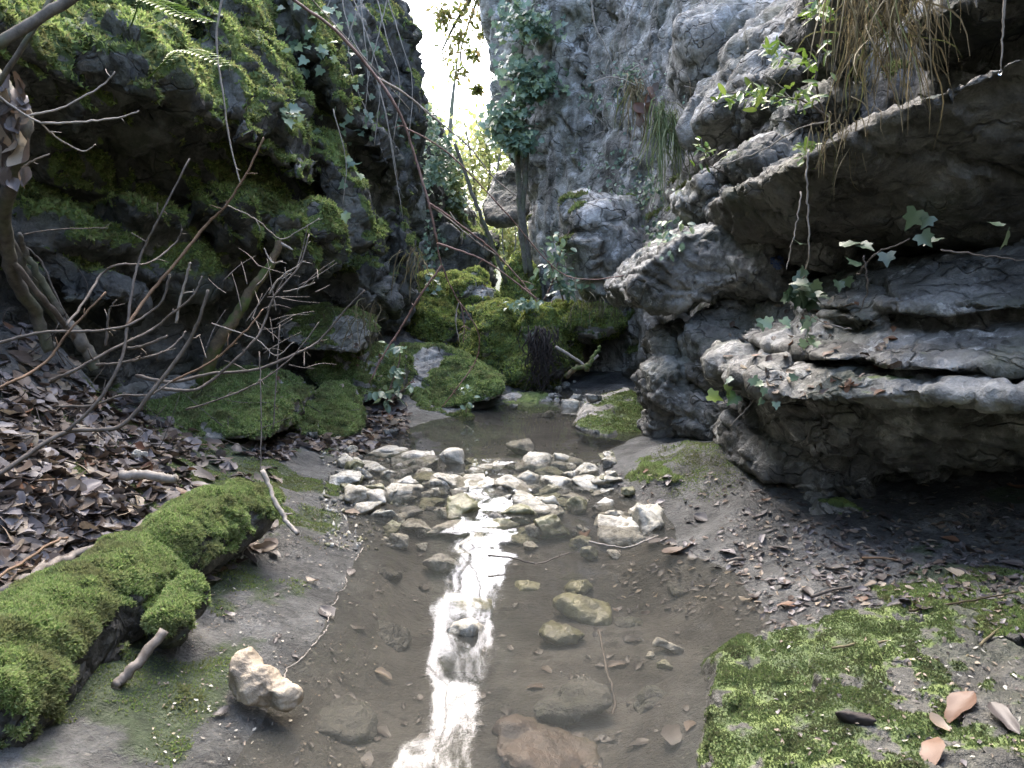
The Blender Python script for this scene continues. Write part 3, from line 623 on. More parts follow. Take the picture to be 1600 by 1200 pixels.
root_rock = boulder('wide moss covered rock with black roots hanging down its face',
        [PR([(720, 560, 7.3), (735, 485, 7.6), (760, 475, 7.7), (860, 482, 7.7), (925, 490, 7.6), (905, 560, 7.4), (870, 610, 7.25), (790, 608, 7.1), (740, 590, 7.2)], .9, .9),
         C(730, 478, 800, 600, 7.0, .8, 5, seed=110), C(780, 545, 850, 608, 6.85, .6, 0, seed=111), C(850, 478, 985, 530, 7.1, .9, 6, seed=112, p=4), C(815, 485, 880, 600, 7.05, .6, 0, seed=113)],
        .018, moss_on(.05, .45, None, .42), 30000, .022, mm=M_MOSS_OL, amp=(.05, .03, .01), fs=4.2, cushion=.05, seed=6)
boulder('flat topped pale boulder on the left shelf, moss on its crown', [PR([(425, 520, 5.4), (440, 490, 5.6), (500, 480, 5.7), (560, 500, 5.6), (575, 525, 5.5), (560, 550, 5.4), (470, 545, 5.3)], .7, .85)], .014, moss_on(.35, .7, [(P(545, 515, 5.5), (.14, .4, .14)), (P(440, 510, 5.5), (.1, .4, .12))], .1), 7000, .016, seed=7)
boulder('mossy boulder filling the shelf between the flat boulder and the pool boulder', [PR([(480, 590, 5.5), (510, 550, 5.7), (580, 545, 5.8), (630, 565, 5.8), (620, 620, 5.6), (540, 630, 5.4)], .7, .85)], .014, moss_on(.2, .55, None, .3), 14000, .016, mm=M_MOSS_DK, seed=8)
boulder('broad bank ledge topped by a thick bright green moss mat',
        [PR([(130, 640, 4.0), (170, 600, 4.3), (290, 590, 4.5), (400, 610, 4.4), (440, 640, 4.2), (425, 685, 3.95), (300, 690, 3.85), (200, 690, 3.8)], .9, .9)], .013, moss_on(.2, .5, [(P(250, 602, 4.4), (.25, .5, .10))], .2), 26000, .015, cushion=.04, seed=9)
boulder('small mossy lump beside the bare shrub tips, left of its twin', [PR([(440, 680, 4.5), (450, 640, 4.6), (480, 635, 4.7), (496, 660, 4.6), (490, 688, 4.45)], .45, .85)], .011, moss_on(.15, .5, None, .3), 6500, .014, seed=10)
boulder('mossy lump nearest the red brown leaf drift by the pool', [PR([(480, 660, 4.7), (490, 615, 4.9), (520, 610, 5.0), (545, 640, 4.9), (545, 685, 4.65), (500, 695, 4.6)], .5, .85)], .011, moss_on(.15, .5, None, .3), 9000, .014, seed=11)
boulder('sloping slab with dull green film dipping into the far pool', [PR([(900, 668, 5.2), (920, 625, 5.9), (985, 606, 6.1), (1010, 625, 5.7), (1012, 690, 5.0), (960, 690, 4.9)], .6, .9, (0, 0, -.1))], .014, moss_on(.45, .9, None, .1), 4000, .012, mm=M_MOSS_DK, cushion=.006, amp=(.02, .01, .006), seed=12, name='mossy_slab')
boulder('low bank hump carpeted with bright moss below the right outcrop', [chunk(np.array([.90, 3.72, .06]), np.array([.34, .48, .075]), (0, 0, .5), 130, 60, 2, .1)], .011, moss_on(.3, .6, [(P(975, 725, 4.0), (.12, .3, .05))], 0), 16000, .011, cushion=.012, amp=(.012, .008, .004), seed=13, name='mossy_hump', smooth=14, mat=M_MUDROCK)
boulder('mossy mud slab in the bottom right corner, strewn with chips',
        [PR([(1112, 1300, 1.30), (1106, 1165, 1.50), (1124, 1020, 1.87), (1200, 978, 1.95), (1350, 955, 1.99), (1480, 945, 2.0), (1700, 980, 1.84), (1800, 1250, 1.24), (1500, 1300, 1.16)], .25, .95, (0, 0, -.22))], .0085,
        lambda V, N: sstep(N[:, 2] * .35 + fbm(V * 3.2 + 3, 3) * .55 + fbm(V * 14, 3) * .75 - .4 * sstep(V[:, 0] - .55 * (V[:, 1] - 1.4), .6, 1.0) + .22, .0, .8), 30000, .0055, mm=M_MOSS_SLAB, cushion=.006, amp=(.02, .012, .005), seed=14, name='mossy_slab', smooth=10, mat=M_MUDROCK)
boulder('mossy knoll at the right edge above the chip strewn slab', [PR([(1440, 960, 1.95), (1500, 925, 2.08), (1620, 905, 2.1), (1750, 920, 2.0), (1750, 1020, 1.7), (1520, 1010, 1.8)], .4, .9, (0, 0, -.1))], .01, moss_on(.35, .7, None, 0), 16000, .009, mm=M_MOSS_DK, cushion=.01, amp=(.02, .012, .005), seed=15, name='mossy_hump', smooth=10, mat=M_MUDROCK)
boulder('grey wet stone half hidden in the cave mouth under the overhang', [C(1265, 785, 1355, 850, 2.75, .45, 5, seed=120)], .012, moss_on(.7, 1, None, 0), 0, .01, seed=16, name='cave_boulder')
boulder('grey cobble slab between the root draped rock and the pool', [PR([(720, 668, 6.0), (760, 630, 6.4), (800, 612, 6.7), (870, 620, 6.6), (880, 655, 6.2), (800, 672, 6.0)], .5, .9, (0, 0, -.1))], .014, moss_on(.6, 1, None, .1), 0, .01, seed=17, name='grey_slab')

# ------------------------------------------------------------------ fallen mossy log
def log_mesh():
    path = spline([P(-80, 1130, 1.35), P(60, 1010, 1.62), P(200, 905, 1.95), P(320, 820, 2.3), P(420, 775, 2.62)], 40)
    path[:, 2] -= .02
    V, F = tube(path, np.interp(np.linspace(0, 1, 40), [0, .3, .7, .9, 1], [.135, .125, .115, .10, .05]), 28)
    s = [P(330, 930, 1.93), P(300, 935, 1.92), P(270, 970, 1.83), P(262, 1005, 1.76)]
    V2, F2 = tube(spline(s, 12), [.035] * 3 + [.045] * 6 + [.05, .045, .02], 16)
    return [(V, F), (V2, F2)]
def moss_log(V, N):
    m = sstep(N[:, 2] * .9 + .35 + fbm(V * 5, 4) * .6, .25, .7)
    d = np.linalg.norm((V - P(130, 985, 1.72)) / (.09, .12, .05), axis=1) + fbm(V * 14, 2) * .5
    return m * sstep(d, .7, 1.1)
log, V, F, MK = make_rock('mossy_log', log_mesh(), .009, M_CLIFF_L, (.013, .010, .006), 4, (0, 0, 0), 1, moss_log, .024, 1)
tag(log, 'fallen log under thick bright green moss on the left bank', 'log')
moss_fronds(V, F, MK, 68000, .0105, M_MOSS, log, 77, lift=.2)

near = (GV[:, 1] > 1.2) & (GV[:, 1] < 4.4) & (np.abs(GV[:, 0]) < 2.4)
hump_m = np.exp(-((GV[:, 0] - .95) / .36) ** 2 - ((GV[:, 1] - 3.72) / .5) ** 2)
moss_fronds(GV, GF, np.clip(g_moss * sstep(fbm(GV * (4, 4, 0) + 2, 4), -.45, .1) * (dlv > 0) + hump_m * .8 + .75 * sstep(fbm(GV * (4, 4, 0) + 5, 4), -.2, .3) * (drv > -.05) * (GV[:, 1] < 2.15), 0, 1) * near * (outd > .015), 62000, .0068, M_MOSS_DK, ground, 99, name='moss_film')

# ------------------------------------------------------------------ surface lookup for everything that lies, hangs or grows on the rocks
from mathutils.bvhtree import BVHTree
REG.insert(0, REG0); _vs, _fs, _rng, _o = [], [], [], 0
for nm, V, F in REG:
    _vs.append(V); _fs.append(F + _o); _rng.append((sum(len(f) for f in _fs), nm)); _o += len(V)
BVH = BVHTree.FromPolygons(np.concatenate(_vs).tolist(), np.concatenate(_fs).tolist())
_ends = np.array([r[0] for r in _rng])
def hit(u, v):
    """surface point seen at a photograph pixel: (position, normal, surface name)"""
    h = BVH.ray_cast(Vector((0, 0, CAM_H)), Vector(ray(u, v)).normalized(), 60)
    if h[0] is None: return None
    return np.array(h[0]), np.array(h[1]), _rng[int(np.searchsorted(_ends, h[2], 'right'))][1]
def drop(x, y, z=3.0):
    h = BVH.ray_cast(Vector((x, y, z)), Vector((0, 0, -1)), 60)
    return (np.array(h[0]), np.array(h[1])) if h[0] is not None else (np.array([x, y, 0.0]), np.array([0, 0, 1.0]))
def floor_at(x, y): return np.array([x, y, ground_z(x, y)[0]])
def wpts(ctrl, n=24): return spline([P(*c) for c in ctrl], n)
RND = random.Random(5)

# ------------------------------------------------------------------ stones
def stone_arrays(w, d, h, seed, p=2.8, n=13):
    V, F = remesh([chunk(np.zeros(3), np.array([w / 2, d / 2, h / 2]) * 1.08, (RND.uniform(-.25, .25), RND.uniform(-.25, .25), 0), seed, n, p + .6, .25)], max(w, h) / 22, 0)
    N = normals(V, F); q = V / max(w, h) * 3 + seed
    V = V + N * (max(w, h) * (.045 * facets(q * .8, .6) + .015 * facets(q * 2.3, .5) + .02 * fbm(q * 1.6, 4)))[:, None]
    return V, F
def stone(u0, v0, u1, v1, label, mat=M_STONE, seed=0, p=2.8, depth=.75, sink=.12, name='stone', group=None, roll=0, cat='stone', deep=False):
    uc = (u0 + u1) / 2; h0 = hit(uc, v1 - (v1 - v0) * .25)
    if h0 is None: return None
    k = h0[0][1] / FPX; w = (u1 - u0) * k * 1.08; hh = max((v1 - v0) * k * 1.05, w * .25); d = w * depth
    if deep: hh = max(.065, min(hh * .6, .09)); d = (v1 - v0) * k * 2.2
    V, F = stone_arrays(w, d, hh, seed + 300, p, 26 if deep else 13)
    if roll: V = V @ np.array(Euler((0, rad(roll), 0)).to_matrix()).T
    zb = V[:, 2].min(); V[:, 2] -= zb
    loc = h0[0] + np.array([0, d * .25, 0]); loc[2] = h0[0][2] - hh * sink
    o = link(name, mesh_np(name, V, F), mat); o.location = loc; o.rotation_euler.z = RND.uniform(-.15, .15)
    return tag(o, label, cat, group)
ST = [
 (722, 666, 739, 678, 'round pale pebble at the water line below the white streaked rock', M_STONE), (787, 695, 838, 718, 'blocky olive stained stone standing alone in the upper pool', M_STONE),
 (598, 711, 660, 730, 'long flat pale stone at the upstream edge of the riffle', M_STONE), (684, 708, 737, 747, 'yellowish triangular stone in the middle of the riffle', M_STONE),
 (740, 727, 784, 746, 'flat cream stone next to the yellowish triangular one', M_STONE), (808, 721, 846, 741, 'grey brown stone behind the brightest white stone', M_STONE),
 (847, 720, 918, 737, 'long whitish stone nearest the right bank of the riffle', M_STONE), (616, 749, 654, 777, 'white rounded stone on the left of the riffle with a dark wet foot', M_STONE),
 (688, 755, 787, 783, 'wide pale slab lying across the riffle', M_STONE), (800, 743, 849, 774, 'brightest white stone of the riffle', M_STONE),
 (672, 789, 763, 828, 'broad grey stone under a film of running water', M_WET), (621, 796, 661, 816, 'grey angular stone alone at the left foot of the riffle', M_BOULD),
 (659, 876, 723, 903, 'flat grey brown stone just breaking the pool surface', M_BOULD), (757, 816, 813, 853, 'dark green rounded stone at the lip of the lower pool', M_WET),
 (829, 814, 902, 853, 'large olive yellow stone at the lip of the lower pool', M_WET), (777, 794, 848, 830, 'olive stone under water behind the lip', M_WET),
 (559, 756, 608, 790, 'olive submerged stone by the left bank of the riffle', M_WET), (524, 734, 568, 758, 'tan rounded stone on the left bank edge', M_BOULD),
 (524, 714, 551, 738, 'pinkish flake standing on edge on the left bank', M_STONE), (546, 717, 573, 736, 'small grey cream stone beside the pinkish flake', M_STONE),
 (649, 739, 688, 752, 'thin flat stone left of the wide pale slab', M_STONE), (600, 671, 623, 691, 'squared stone at the foot of the leaf drift', M_BOULD),
 (926, 805, 991, 834, 'orange tan stone in front of the pair on the right bank', M_STONE), (984, 796, 1041, 818, 'pale tan stone at the back of the pair on the right bank', M_STONE),
 (976, 809, 1046, 850, 'angular yellow stone of the right bank pair', M_STONE), (929, 774, 961, 806, 'pale wet upright stone at the right of the riffle', M_STONE),
 (921, 746, 978, 767, 'flat cream stone beside the dark leaves of the right bank', M_STONE), (840, 764, 878, 782, 'dark topped stone right of the brightest stone', M_WET),
 (838, 779, 883, 811, 'pale grey stone under the dark topped one', M_STONE), (946, 836, 986, 858, 'small submerged yellow stone below the angular yellow stone', M_WET),
 (904, 856, 936, 883, 'olive stone below the spilling water', M_WET), (881, 913, 928, 938, 'pale triangular stone under the lower pool', M_WET),
 (860, 943, 966, 979, 'long olive stone lying flat under the lower pool', M_WET), (842, 979, 913, 1016, 'bright olive stone under the lower pool', M_WET),
 (822, 1073, 962, 1142, 'big dim grey slab on the pool bed', M_MUDROCK), (655, 980, 770, 1078, 'big grey white stone in the bright reflection', M_STONE),
 (688, 928, 772, 976, 'pale stone on the bed above the big grey white stone', M_WET), (770, 1150, 945, 1225, 'rust brown slab on the pool bed at the bottom edge', M_RUST),
 (1022, 1008, 1070, 1026, 'small white chip by the right pool edge', M_STONE), (1026, 1033, 1060, 1050, 'yellowish chip by the right pool edge', M_WET), (1009, 1021, 1030, 1033, 'tiny pink chip by the right pool edge', M_STONE),
 (849, 616, 878, 630, 'grey cobble at the back of the far pool', M_BOULD), (876, 629, 908, 652, 'white cobble at the back of the far pool', M_STONE), (887, 618, 911, 633, 'cobble behind the white cobble of the far pool', M_STONE),
 (845, 645, 869, 657, 'twin pale pebble in front of the far cobbles', M_STONE), (914, 616, 946, 633, 'grey cobble under the mossy branch', M_BOULD), (887, 708, 901, 716, 'round pebble on the upper pool bed', M_STONE),
 (204, 707, 228, 727, 'white round pebble among the dead leaves', M_STONE)]
for i, q in enumerate(ST):
    sub = 'submerged' in q[4] or 'bed' in q[4] or 'under the lower' in q[4]
    stone(q[0], q[1], q[2], q[3], q[4], q[5], i, 2.3 + (i * 7 % 5) * .35, .8 if not sub else .9, .10 if not sub else .3, deep=sub and q[1] > 850)
for (u0, v0, u1, v1, lab, mt) in [(440, 1075, 590, 1150, 'dim grey slab sunk by the left shore below the beige stone', M_MUDROCK), (560, 965, 640, 1010, 'dim grey slab sunk left of the bright reflection', M_MUDROCK), (800, 900, 860, 925, 'small olive stone sunk behind the triangular one', M_WET), (700, 845, 745, 870, 'dark olive stone sunk at the foot of the lip', M_WET), (960, 960, 1015, 985, 'faint brown stone sunk right of the long olive one', M_MUDROCK), (990, 1075, 1060, 1105, 'faint grey stone sunk by the mossy corner slab', M_MUDROCK), (575, 880, 625, 905, 'faint grey stone sunk by the painted glint line', M_MUDROCK), (1040, 905, 1095, 925, 'faint brown stone sunk off the right shore', M_MUDROCK)]:
    stone(u0, v0, u1, v1, lab, mt, int(u0), 2.6, .9, .8, deep=True)
# the beige stone of the foreground: a wedge with a raised knob at its left end
A = P(365, 1085, 1.72); B = P(470, 1100, 1.72)
wv2 = [C(356, 1014, 412, 1096, 1.69, .10, -8, seed=201, p=2.6, n=40), C(366, 1036, 450, 1104, 1.67, .10, 22, seed=202, p=2.6, n=40), C(400, 1056, 476, 1110, 1.66, .085, 16, seed=203, p=2.4, n=40)]
beige, V, F, MK = make_rock('beige_stone', wv2, .005, M_BEIGE, (.004, .003, .0015), 14, (0, 0, 0), 1, None, 0, 1)
tag(beige, 'beige wedge shaped stone at the left edge of the pool', 'stone')
# small stones filling the riffle: a few shapes, many copies
base = []
for k in range(7):
    V, F = stone_arrays(1, .8, .55, 900 + k, 2.4 + .25 * k); V[:, 2] -= V[:, 2].min()
    base.append(mesh_np('small_stone', V, F))
for me in base: me.materials.append(None)
n = 0
while n < 230:
    y = RND.triangular(2.95, 4.6, 3.8) if n < 205 else RND.uniform(5.9, 7.4)
    x = RND.uniform(float(xl(y)) - .05, float(xr(y)) + .08); s = RND.choice([.05, .06, .07, .09, .11, .14]) * (1 if n < 110 else 2.1 if n < 195 else 1.2 if n < 205 else .8)
    o = link('small_stone', base[n % 7]); o.location = (x, y, ground_z(x, y)[0] - s * .06); o.scale = (s, s * RND.uniform(.8, 1.2), s * (RND.uniform(.7, 1.1) if s < .15 else RND.uniform(.40, .65))); q = .3 if s < .15 else .12; o.rotation_euler = (RND.uniform(-q, q), RND.uniform(-q, q), RND.uniform(0, 6.3))
    j = RND.choice([0, 0, 0, 1, 2]); o.material_slots[0].link = 'OBJECT'; o.material_slots[0].material = (M_STONE, M_BOULD, M_WET)[j]
    zone = 'at the back of the upper pool' if y > 5.5 else 'by the left bank of the riffle' if x < float(xl(y)) + .35 else 'by the right bank of the riffle' if x > float(xr(y)) - .3 else 'in the upstream half of the riffle' if y > 3.8 else 'at the pool end of the riffle'
    tag(o, ('flat ' if s > .15 else 'small ') + ('pale cream', 'grey brown', 'olive wet')[j] + ' stone ' + zone, 'stone', 'small stones along the stream bed'); n += 1

# ------------------------------------------------------------------ leaf shapes
def dead_leaf(seed):
    r = random.Random(seed); cu, tw, fold = r.uniform(-.9, 1.4), r.uniform(-.6, .6), r.uniform(.1, .7); V = []; wmax = r.uniform(.20, .34); F = []
    n = 7
    for i in range(n):
        t = i / (n - 1); w = wmax * (math.sin(math.pi * min(1, t * .94 + .05)) ** .75) * (1 + .25 * math.sin(7 * t + seed))
        for j in (-1, -.5, 0, .5, 1):
            x = j * w * (1 + r.uniform(-.12, .12) * abs(j)); z = fold * abs(x) * .8 + cu * (t - .5) ** 2 * .5 + tw * x * (t - .5) + r.uniform(-.02, .02)
            V.append((x, t - .5, z))
    for i in range(n - 1):
        for j in range(4): F.append((i * 5 + j, i * 5 + j + 1, i * 5 + j + 6, i * 5 + j + 5))
    V2, F2 = tube([(0, -.5, cu * .125), (.02, -.62, cu * .125 + .03), (.05, -.72, cu * .125 + .02)], .008, 4)
    V = np.array(V); V[:, 2] -= np.percentile(V[:, 2], 20)
    return V, np.array(F)
def flat_leaf(kind):
    if kind == 'ivy': pts = [(0, -.02), (.22, -.16), (.50, -.02), (.36, .22), (.46, .44), (.20, .50), (0, .92)]
    elif kind == 'oval': pts = [(0, 0), (.16, .10), (.27, .30), (.29, .50), (.22, .75), (.10, .92), (0, 1.0)]
    else: pts = [(0, 0), (.10, .12), (.15, .35), (.15, .60), (.10, .85), (.04, .96), (0, 1.0)]
    V = [(x, y, .22 * x - .18 * (y - .4) ** 2) for x, y in pts]; n = len(pts)
    V += [(-x, y, z) for x, y, z in V[1:-1]]; V.append((0, .4, 0)); c = len(V) - 1
    L = list(range(n)) + [n + i for i in range(n - 3, -1, -1)]
    F = [(L[i], L[(i + 1) % len(L)], c) for i in range(len(L))]
    return np.array(V, float), np.array(F)
def frames(n, tip):
    """matrices with z along the leaf normal and y along its tip"""
    n = n / np.linalg.norm(n); y = tip - n * (tip @ n); y /= np.linalg.norm(y) + 1e-9; x = np.cross(y, n)
    return np.stack([x, y, n], 1)
def cloud(shape, pos, nrm, tip, size, seed=0):
    """many leaves as one mesh"""
    V0, F0 = shape; n = len(pos)
    nrm = nrm / np.linalg.norm(nrm, axis=1)[:, None]; y = tip - nrm * (tip * nrm).sum(1)[:, None]; y /= np.linalg.norm(y, axis=1)[:, None] + 1e-9; x = np.cross(y, nrm)
    M = np.stack([x, y, nrm], 2) * np.asarray(size)[:, None, None]
    V = np.einsum('nij,kj->nki', M, V0) + pos[:, None, :]
    F = F0[None] + (np.arange(n) * len(V0))[:, None, None]
    return V.reshape(-1, 3), F.reshape(-1, F0.shape[1])
def put(me, name, pos, M, size, parent=None, mat=None):
    o = bpy.data.objects.new(name, me); COL.objects.link(o)
    m = Matrix(M.tolist()).to_4x4() @ Matrix.Diagonal((size, size, size, 1)); m.translation = Vector(pos)
    if parent: o.parent = parent; m.translation = Vector(pos) - parent.location
    o.matrix_local = m
    return o
DEAD = [dead_leaf(k) for k in range(9)]
DEADM = {}
for k in range(9):
    for j, mt in enumerate(M_LEAFS):
        me = mesh_np('fallen_leaf', *DEAD[k]); me.materials.append(mt); DEADM[k, j] = me
SHP = {k: flat_leaf(k) for k in ('ivy', 'oval', 'lance')}
def leaf_mesh(kind, mat):
    me = mesh_np('leaf', *SHP[kind]); me.materials.append(mat); return me

# ------------------------------------------------------------------ dead leaves: the largest ones singly, the rest as litter
cnt = 0
HUE = ['brown', 'pale tan', 'violet grey', 'rusty red', 'blackish wet']
def lay_leaf(u, v, L, k, j, label, group=None, name='fallen_leaf', only=None, lift=.006, tilt=.35, cat='dead leaf'):
    h = hit(u, v)
    if h is None or (only and h[2] not in only) or h[1][2] < .15: return None
    n = h[1] * .7 + np.array([RND.gauss(0, tilt), RND.gauss(0, tilt), .6]); a = RND.uniform(0, 6.28)
    o = put(DEADM[k, j], name, h[0] + np.array([0, 0, lift]), frames(n, np.array([math.cos(a), math.sin(a), .01])), L)
    return tag(o, label, cat, group)
BANK = ('dead brown leaf in the litter of the left bank', 'dead leaves on the left bank'); n = 0
while n < 175:
    u, v = RND.uniform(0, 470), RND.uniform(475, 940)
    if v > 940 - (u / 400) * 230: continue
    L = RND.uniform(.07, .13); j = RND.choice([0, 0, 1, 1, 2, 2, 2, 2, 4, 3])
    where = 'beneath the slender trunks' if v < 600 and u < 180 else 'under the arching bare shrub' if v < 690 else 'along the back of the mossy log' if u < 260 else 'between the log end and the moss ledge'
    if lay_leaf(u, v, L, RND.randrange(9), j, HUE[j] + ' dead leaf in the litter ' + where, BANK[1], only=('ground',)): n += 1
n = 0
while n < 62:
    u, v = RND.uniform(960, 1600), RND.uniform(735, 965)
    if v > 900 and u < 1180: continue
    j = RND.choice([0, 2, 2, 3, 4, 4, 4])
    if lay_leaf(u, v, RND.uniform(.035, .075), RND.randrange(9), j, HUE[j] + (' leaf pressed into the mud by the riffle' if u < 1200 else ' leaf pressed into the mud before the cave'), 'wet leaves on the right bank', only=('ground', 'mossy_hump'), tilt=.2): n += 1
n = 0
while n < 30:
    u, v = RND.uniform(540, 620), RND.uniform(628, 690)
    if lay_leaf(u, v, RND.uniform(.06, .10), RND.randrange(9), RND.choice([0, 3, 3, 3, 1]), 'rust coloured leaf of the drift at the left end of the upper pool', 'rust leaf drift by the upper pool', only=('ground',)): n += 1
n = 0
while n < 22:
    u, v = RND.uniform(480, 1150), RND.uniform(880, 1195)
    if lay_leaf(u, v, RND.uniform(.04, .075), RND.randrange(9), RND.choice([0, 4, 4, 4, 4]), 'dark sunken leaf on the bed of the lower pool', 'sunken leaves in the lower pool', only=('ground',), tilt=.12, lift=.003): n += 1
for (u, v, L, k, j, lab) in [
  (488, 912, .055, 2, 1, 'small tan leaf alone on the wet mud slope'), (915, 838, .10, 4, 3, 'red brown leaf leaning on the olive yellow stone'), (1025, 850, .12, 5, 2, 'violet grey leaf against the angular yellow stone'),
  (1062, 862, .15, 6, 0, 'large folded brown leaf at the right end of the pool'), (600, 1060, .06, 1, 1, 'yellow green leaf sunk by the pool middle'), (1500, 1112, .095, 3, 3, 'big rusty brown leaf at the lower right corner'),
  (1570, 1130, .09, 7, 4, 'dark wet leaf overlapping the big rusty one'), (1470, 1140, .055, 0, 1, 'pale chip like leaf left of the big rusty one'), (1455, 1185, .08, 8, 3, 'rust leaf at the bottom edge right corner'),
  (1360, 918, .04, 3, 1, 'pale flake on the right mud flat'), (1490, 900, .07, 5, 1, 'tan leaf standing at the cave edge'), (1050, 1155, .09, 8, 4, 'blackish leaf under water by the mossy corner slab'),
  (1165, 942, .05, 2, 1, 'yellow leaf afloat by the right shore'), (548, 805, .09, 4, 1, 'pale curled leaf with a long stalk at the left shore'), (105, 775, .10, 6, 1, 'yellowish crumpled leaf among the litter'),
  (30, 905, .12, 1, 1, 'pinkish tan leaf at the left edge behind the log'), (360, 965, .035, 2, 2, 'small lilac leaf fragment on the moss slope'), (345, 1120, .04, 0, 4, 'small dark leaf below the beige stone'), (430, 870, .05, 3, 4, 'dark leaf pair on the mud under the log end')]:
    lay_leaf(u, v, L, k, j, lab, tilt=.2, lift=.012)
def litter(name, label, boxes, total, sizes, mats, cat, seed, only=('ground',), tilt=.4, shapes=DEAD):
    """the uncounted remainder"""
    r = np.random.RandomState(seed); per = {}
    tries = 0; got = 0
    while got < total and tries < total * 12:
        tries += 1; b = boxes[r.randint(len(boxes))]; u, v = r.uniform(b[0], b[2]), r.uniform(b[1], b[3])
        h = hit(u, v)
        if h is None or h[2] not in only or h[1][2] < .1: continue
        if name == 'leaf_litter' and h[0][0] < 0 and h[0][0] > xl(h[0][1]) - .28 - .1 * r.rand() and h[0][1] < 4.3: continue
        got += 1; per.setdefault((r.randint(len(shapes)), r.randint(len(mats))), []).append((h[0] + (0, 0, .004), h[1] * .6 + r.normal(size=3) * tilt + (0, 0, .5), r.normal(size=3), r.uniform(*sizes)))
    first = None; mats_u = {}
    for (k, j), L in per.items():
        V, F = cloud(shapes[k], np.array([q[0] for q in L]), np.array([q[1] for q in L]), np.array([q[2] for q in L]), [q[3] for q in L])
        mats_u.setdefault(j, []).append((V, F))
    V, F, mi = [], [], []; o = 0
    for j, parts in mats_u.items():
        v, f = join(parts); V.append(v); F.append(f + o); mi += [j] * len(f); o += len(v)
    V = np.concatenate(V); F = np.concatenate(F); c = V.mean(0)
    me = mesh_np(name, V - c, F)
    for m in mats: me.materials.append(m)
    me.polygons.foreach_set('material_index', np.array(mi, np.int32))
    ob = link(name, me); ob.location = c
    return tag(ob, label, cat, kind='stuff')
litter('leaf_litter', 'layer of brown and violet dead leaves covering the left bank', [(0, 470, 430, 930), (0, 600, 300, 900), (400, 640, 640, 720)], 1900, (.04, .105), [M_LEAFS[0], M_LEAFS[2], M_LEAFS[4], M_LEAFS[1], M_LEAFS[0], M_LEAFS[2]], 'leaf litter', 3)
litter('leaf_litter', 'scattered fragments of leaves and bark on the right mud flat', [(960, 740, 1600, 960), (1150, 800, 1600, 1000)], 1300, (.010, .036), [M_LEAFS[0], M_LEAFS[2], M_LEAFS[4], M_LEAFS[4], M_LEAFS[1]], 'leaf litter', 4, only=('ground', 'mossy_hump'), tilt=.3)
litter('debris', 'small pale chips and crumbs on the bottom right slab', [(1380, 960, 1600, 1200), (1200, 970, 1600, 1200)], 260, (.005, .016), [M_LEAFS[1], M_LEAFS[2], M_STONE, M_LEAFS[4]], 'debris', 5, only=('mossy_slab', 'mossy_hump'), tilt=.3)
litter('debris', 'dark crumbs and leaf bits on the pool bed', [(430, 850, 1150, 1200)], 140, (.010, .04), [M_LEAFS[4], M_LEAFS[4]], 'debris', 6, tilt=.15)
litter('leaf_litter', 'dead leaves caught on the ledges behind the stream', [(420, 470, 660, 640), (1120, 470, 1400, 620), (640, 420, 900, 480)], 160, (.03, .06), [M_LEAFS[0], M_LEAFS[1], M_LEAFS[3]], 'leaf litter', 7,
       only=('ground', 'layered_shelf', 'great_overhang', 'lumpy_outcrop', 'mossy_boulder', 'jutting_nose'))
litter('debris', 'crumbs and twig bits on the wet mud slope under the mossy log', [(230, 820, 600, 1200), (380, 740, 560, 860)], 1100, (.003, .012), [M_LEAFS[4], M_LEAFS[0], M_LEAFS[1], M_STONE], 'debris', 9, tilt=.3)
litter('gravel', 'fine grey gravel along the left shore of the riffle', [(500, 680, 620, 860), (560, 690, 960, 800), (780, 610, 960, 660)], 900, (.006, .022), [M_STONE, M_BOULD, M_WET], 'gravel', 8, tilt=.4, shapes=[hull(np.random.RandomState(k).normal(size=(9, 3)) * .4) for k in range(4)])

# pale tubes painting the sky glint on the left waterline
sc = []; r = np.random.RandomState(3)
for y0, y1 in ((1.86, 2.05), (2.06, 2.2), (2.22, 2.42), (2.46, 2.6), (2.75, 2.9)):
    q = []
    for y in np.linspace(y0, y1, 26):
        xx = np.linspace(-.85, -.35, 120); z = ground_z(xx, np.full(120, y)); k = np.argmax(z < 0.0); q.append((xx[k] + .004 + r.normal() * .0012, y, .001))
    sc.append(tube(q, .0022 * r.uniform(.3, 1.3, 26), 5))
V, F = join(sc); c = V.mean(0); o = link('waterline_glint', mesh_np('waterline_glint', V - c, F), M_TWIGP); o.location = c
tag(o, 'thin broken pale line painting the glint along the left waterline', 'painted glint', kind='stuff')

# ------------------------------------------------------------------ branches, twigs, canes
def stick(ctrl, r0, r1, mat, parent=None, name='branch', n=None, sides=6, wob=.0035, seed=0, buds=0):
    pts = wpts(ctrl, n or max(10, 6 * len(ctrl))); r = np.random.RandomState(seed + len(pts) + int(pts[0][0] * 1000) % 997)
    pts = pts + np.cumsum(r.normal(size=pts.shape) * wob * .35, 0) * np.linspace(0, 1, len(pts))[:, None] * .3 + r.normal(size=pts.shape) * wob * .25
    k = pts[:, 1] / FPX; rr = np.linspace(r0, r1, len(pts)) * k * (.72 if r0 < 7 else .9)
    parts = [tube(pts, rr, sides, .12 if r0 < 6 else .05, seed)]
    for b in range(buds):
        i = r.randint(len(pts) // 4, len(pts) - 1); d = pts[min(i + 1, len(pts) - 1)] - pts[i - 1]; d /= np.linalg.norm(d)
        q = d * .5 + r.normal(size=3) * .6; q /= np.linalg.norm(q); L = r.uniform(6, 26) * k[i]
        parts.append(tube([pts[i], pts[i] + q * L * .5 + r.normal(size=3) * L * .06, pts[i] + q * L], [rr[i] * .7, rr[i] * .5, rr[i] * .35], 5))
    V, F = join(parts); c = np.array(parent.location) if parent else pts[0]
    o = link(name, mesh_np(name, V - c, F), mat, parent)
    if parent is None: o.location = c
    return o
Yb = 2.35
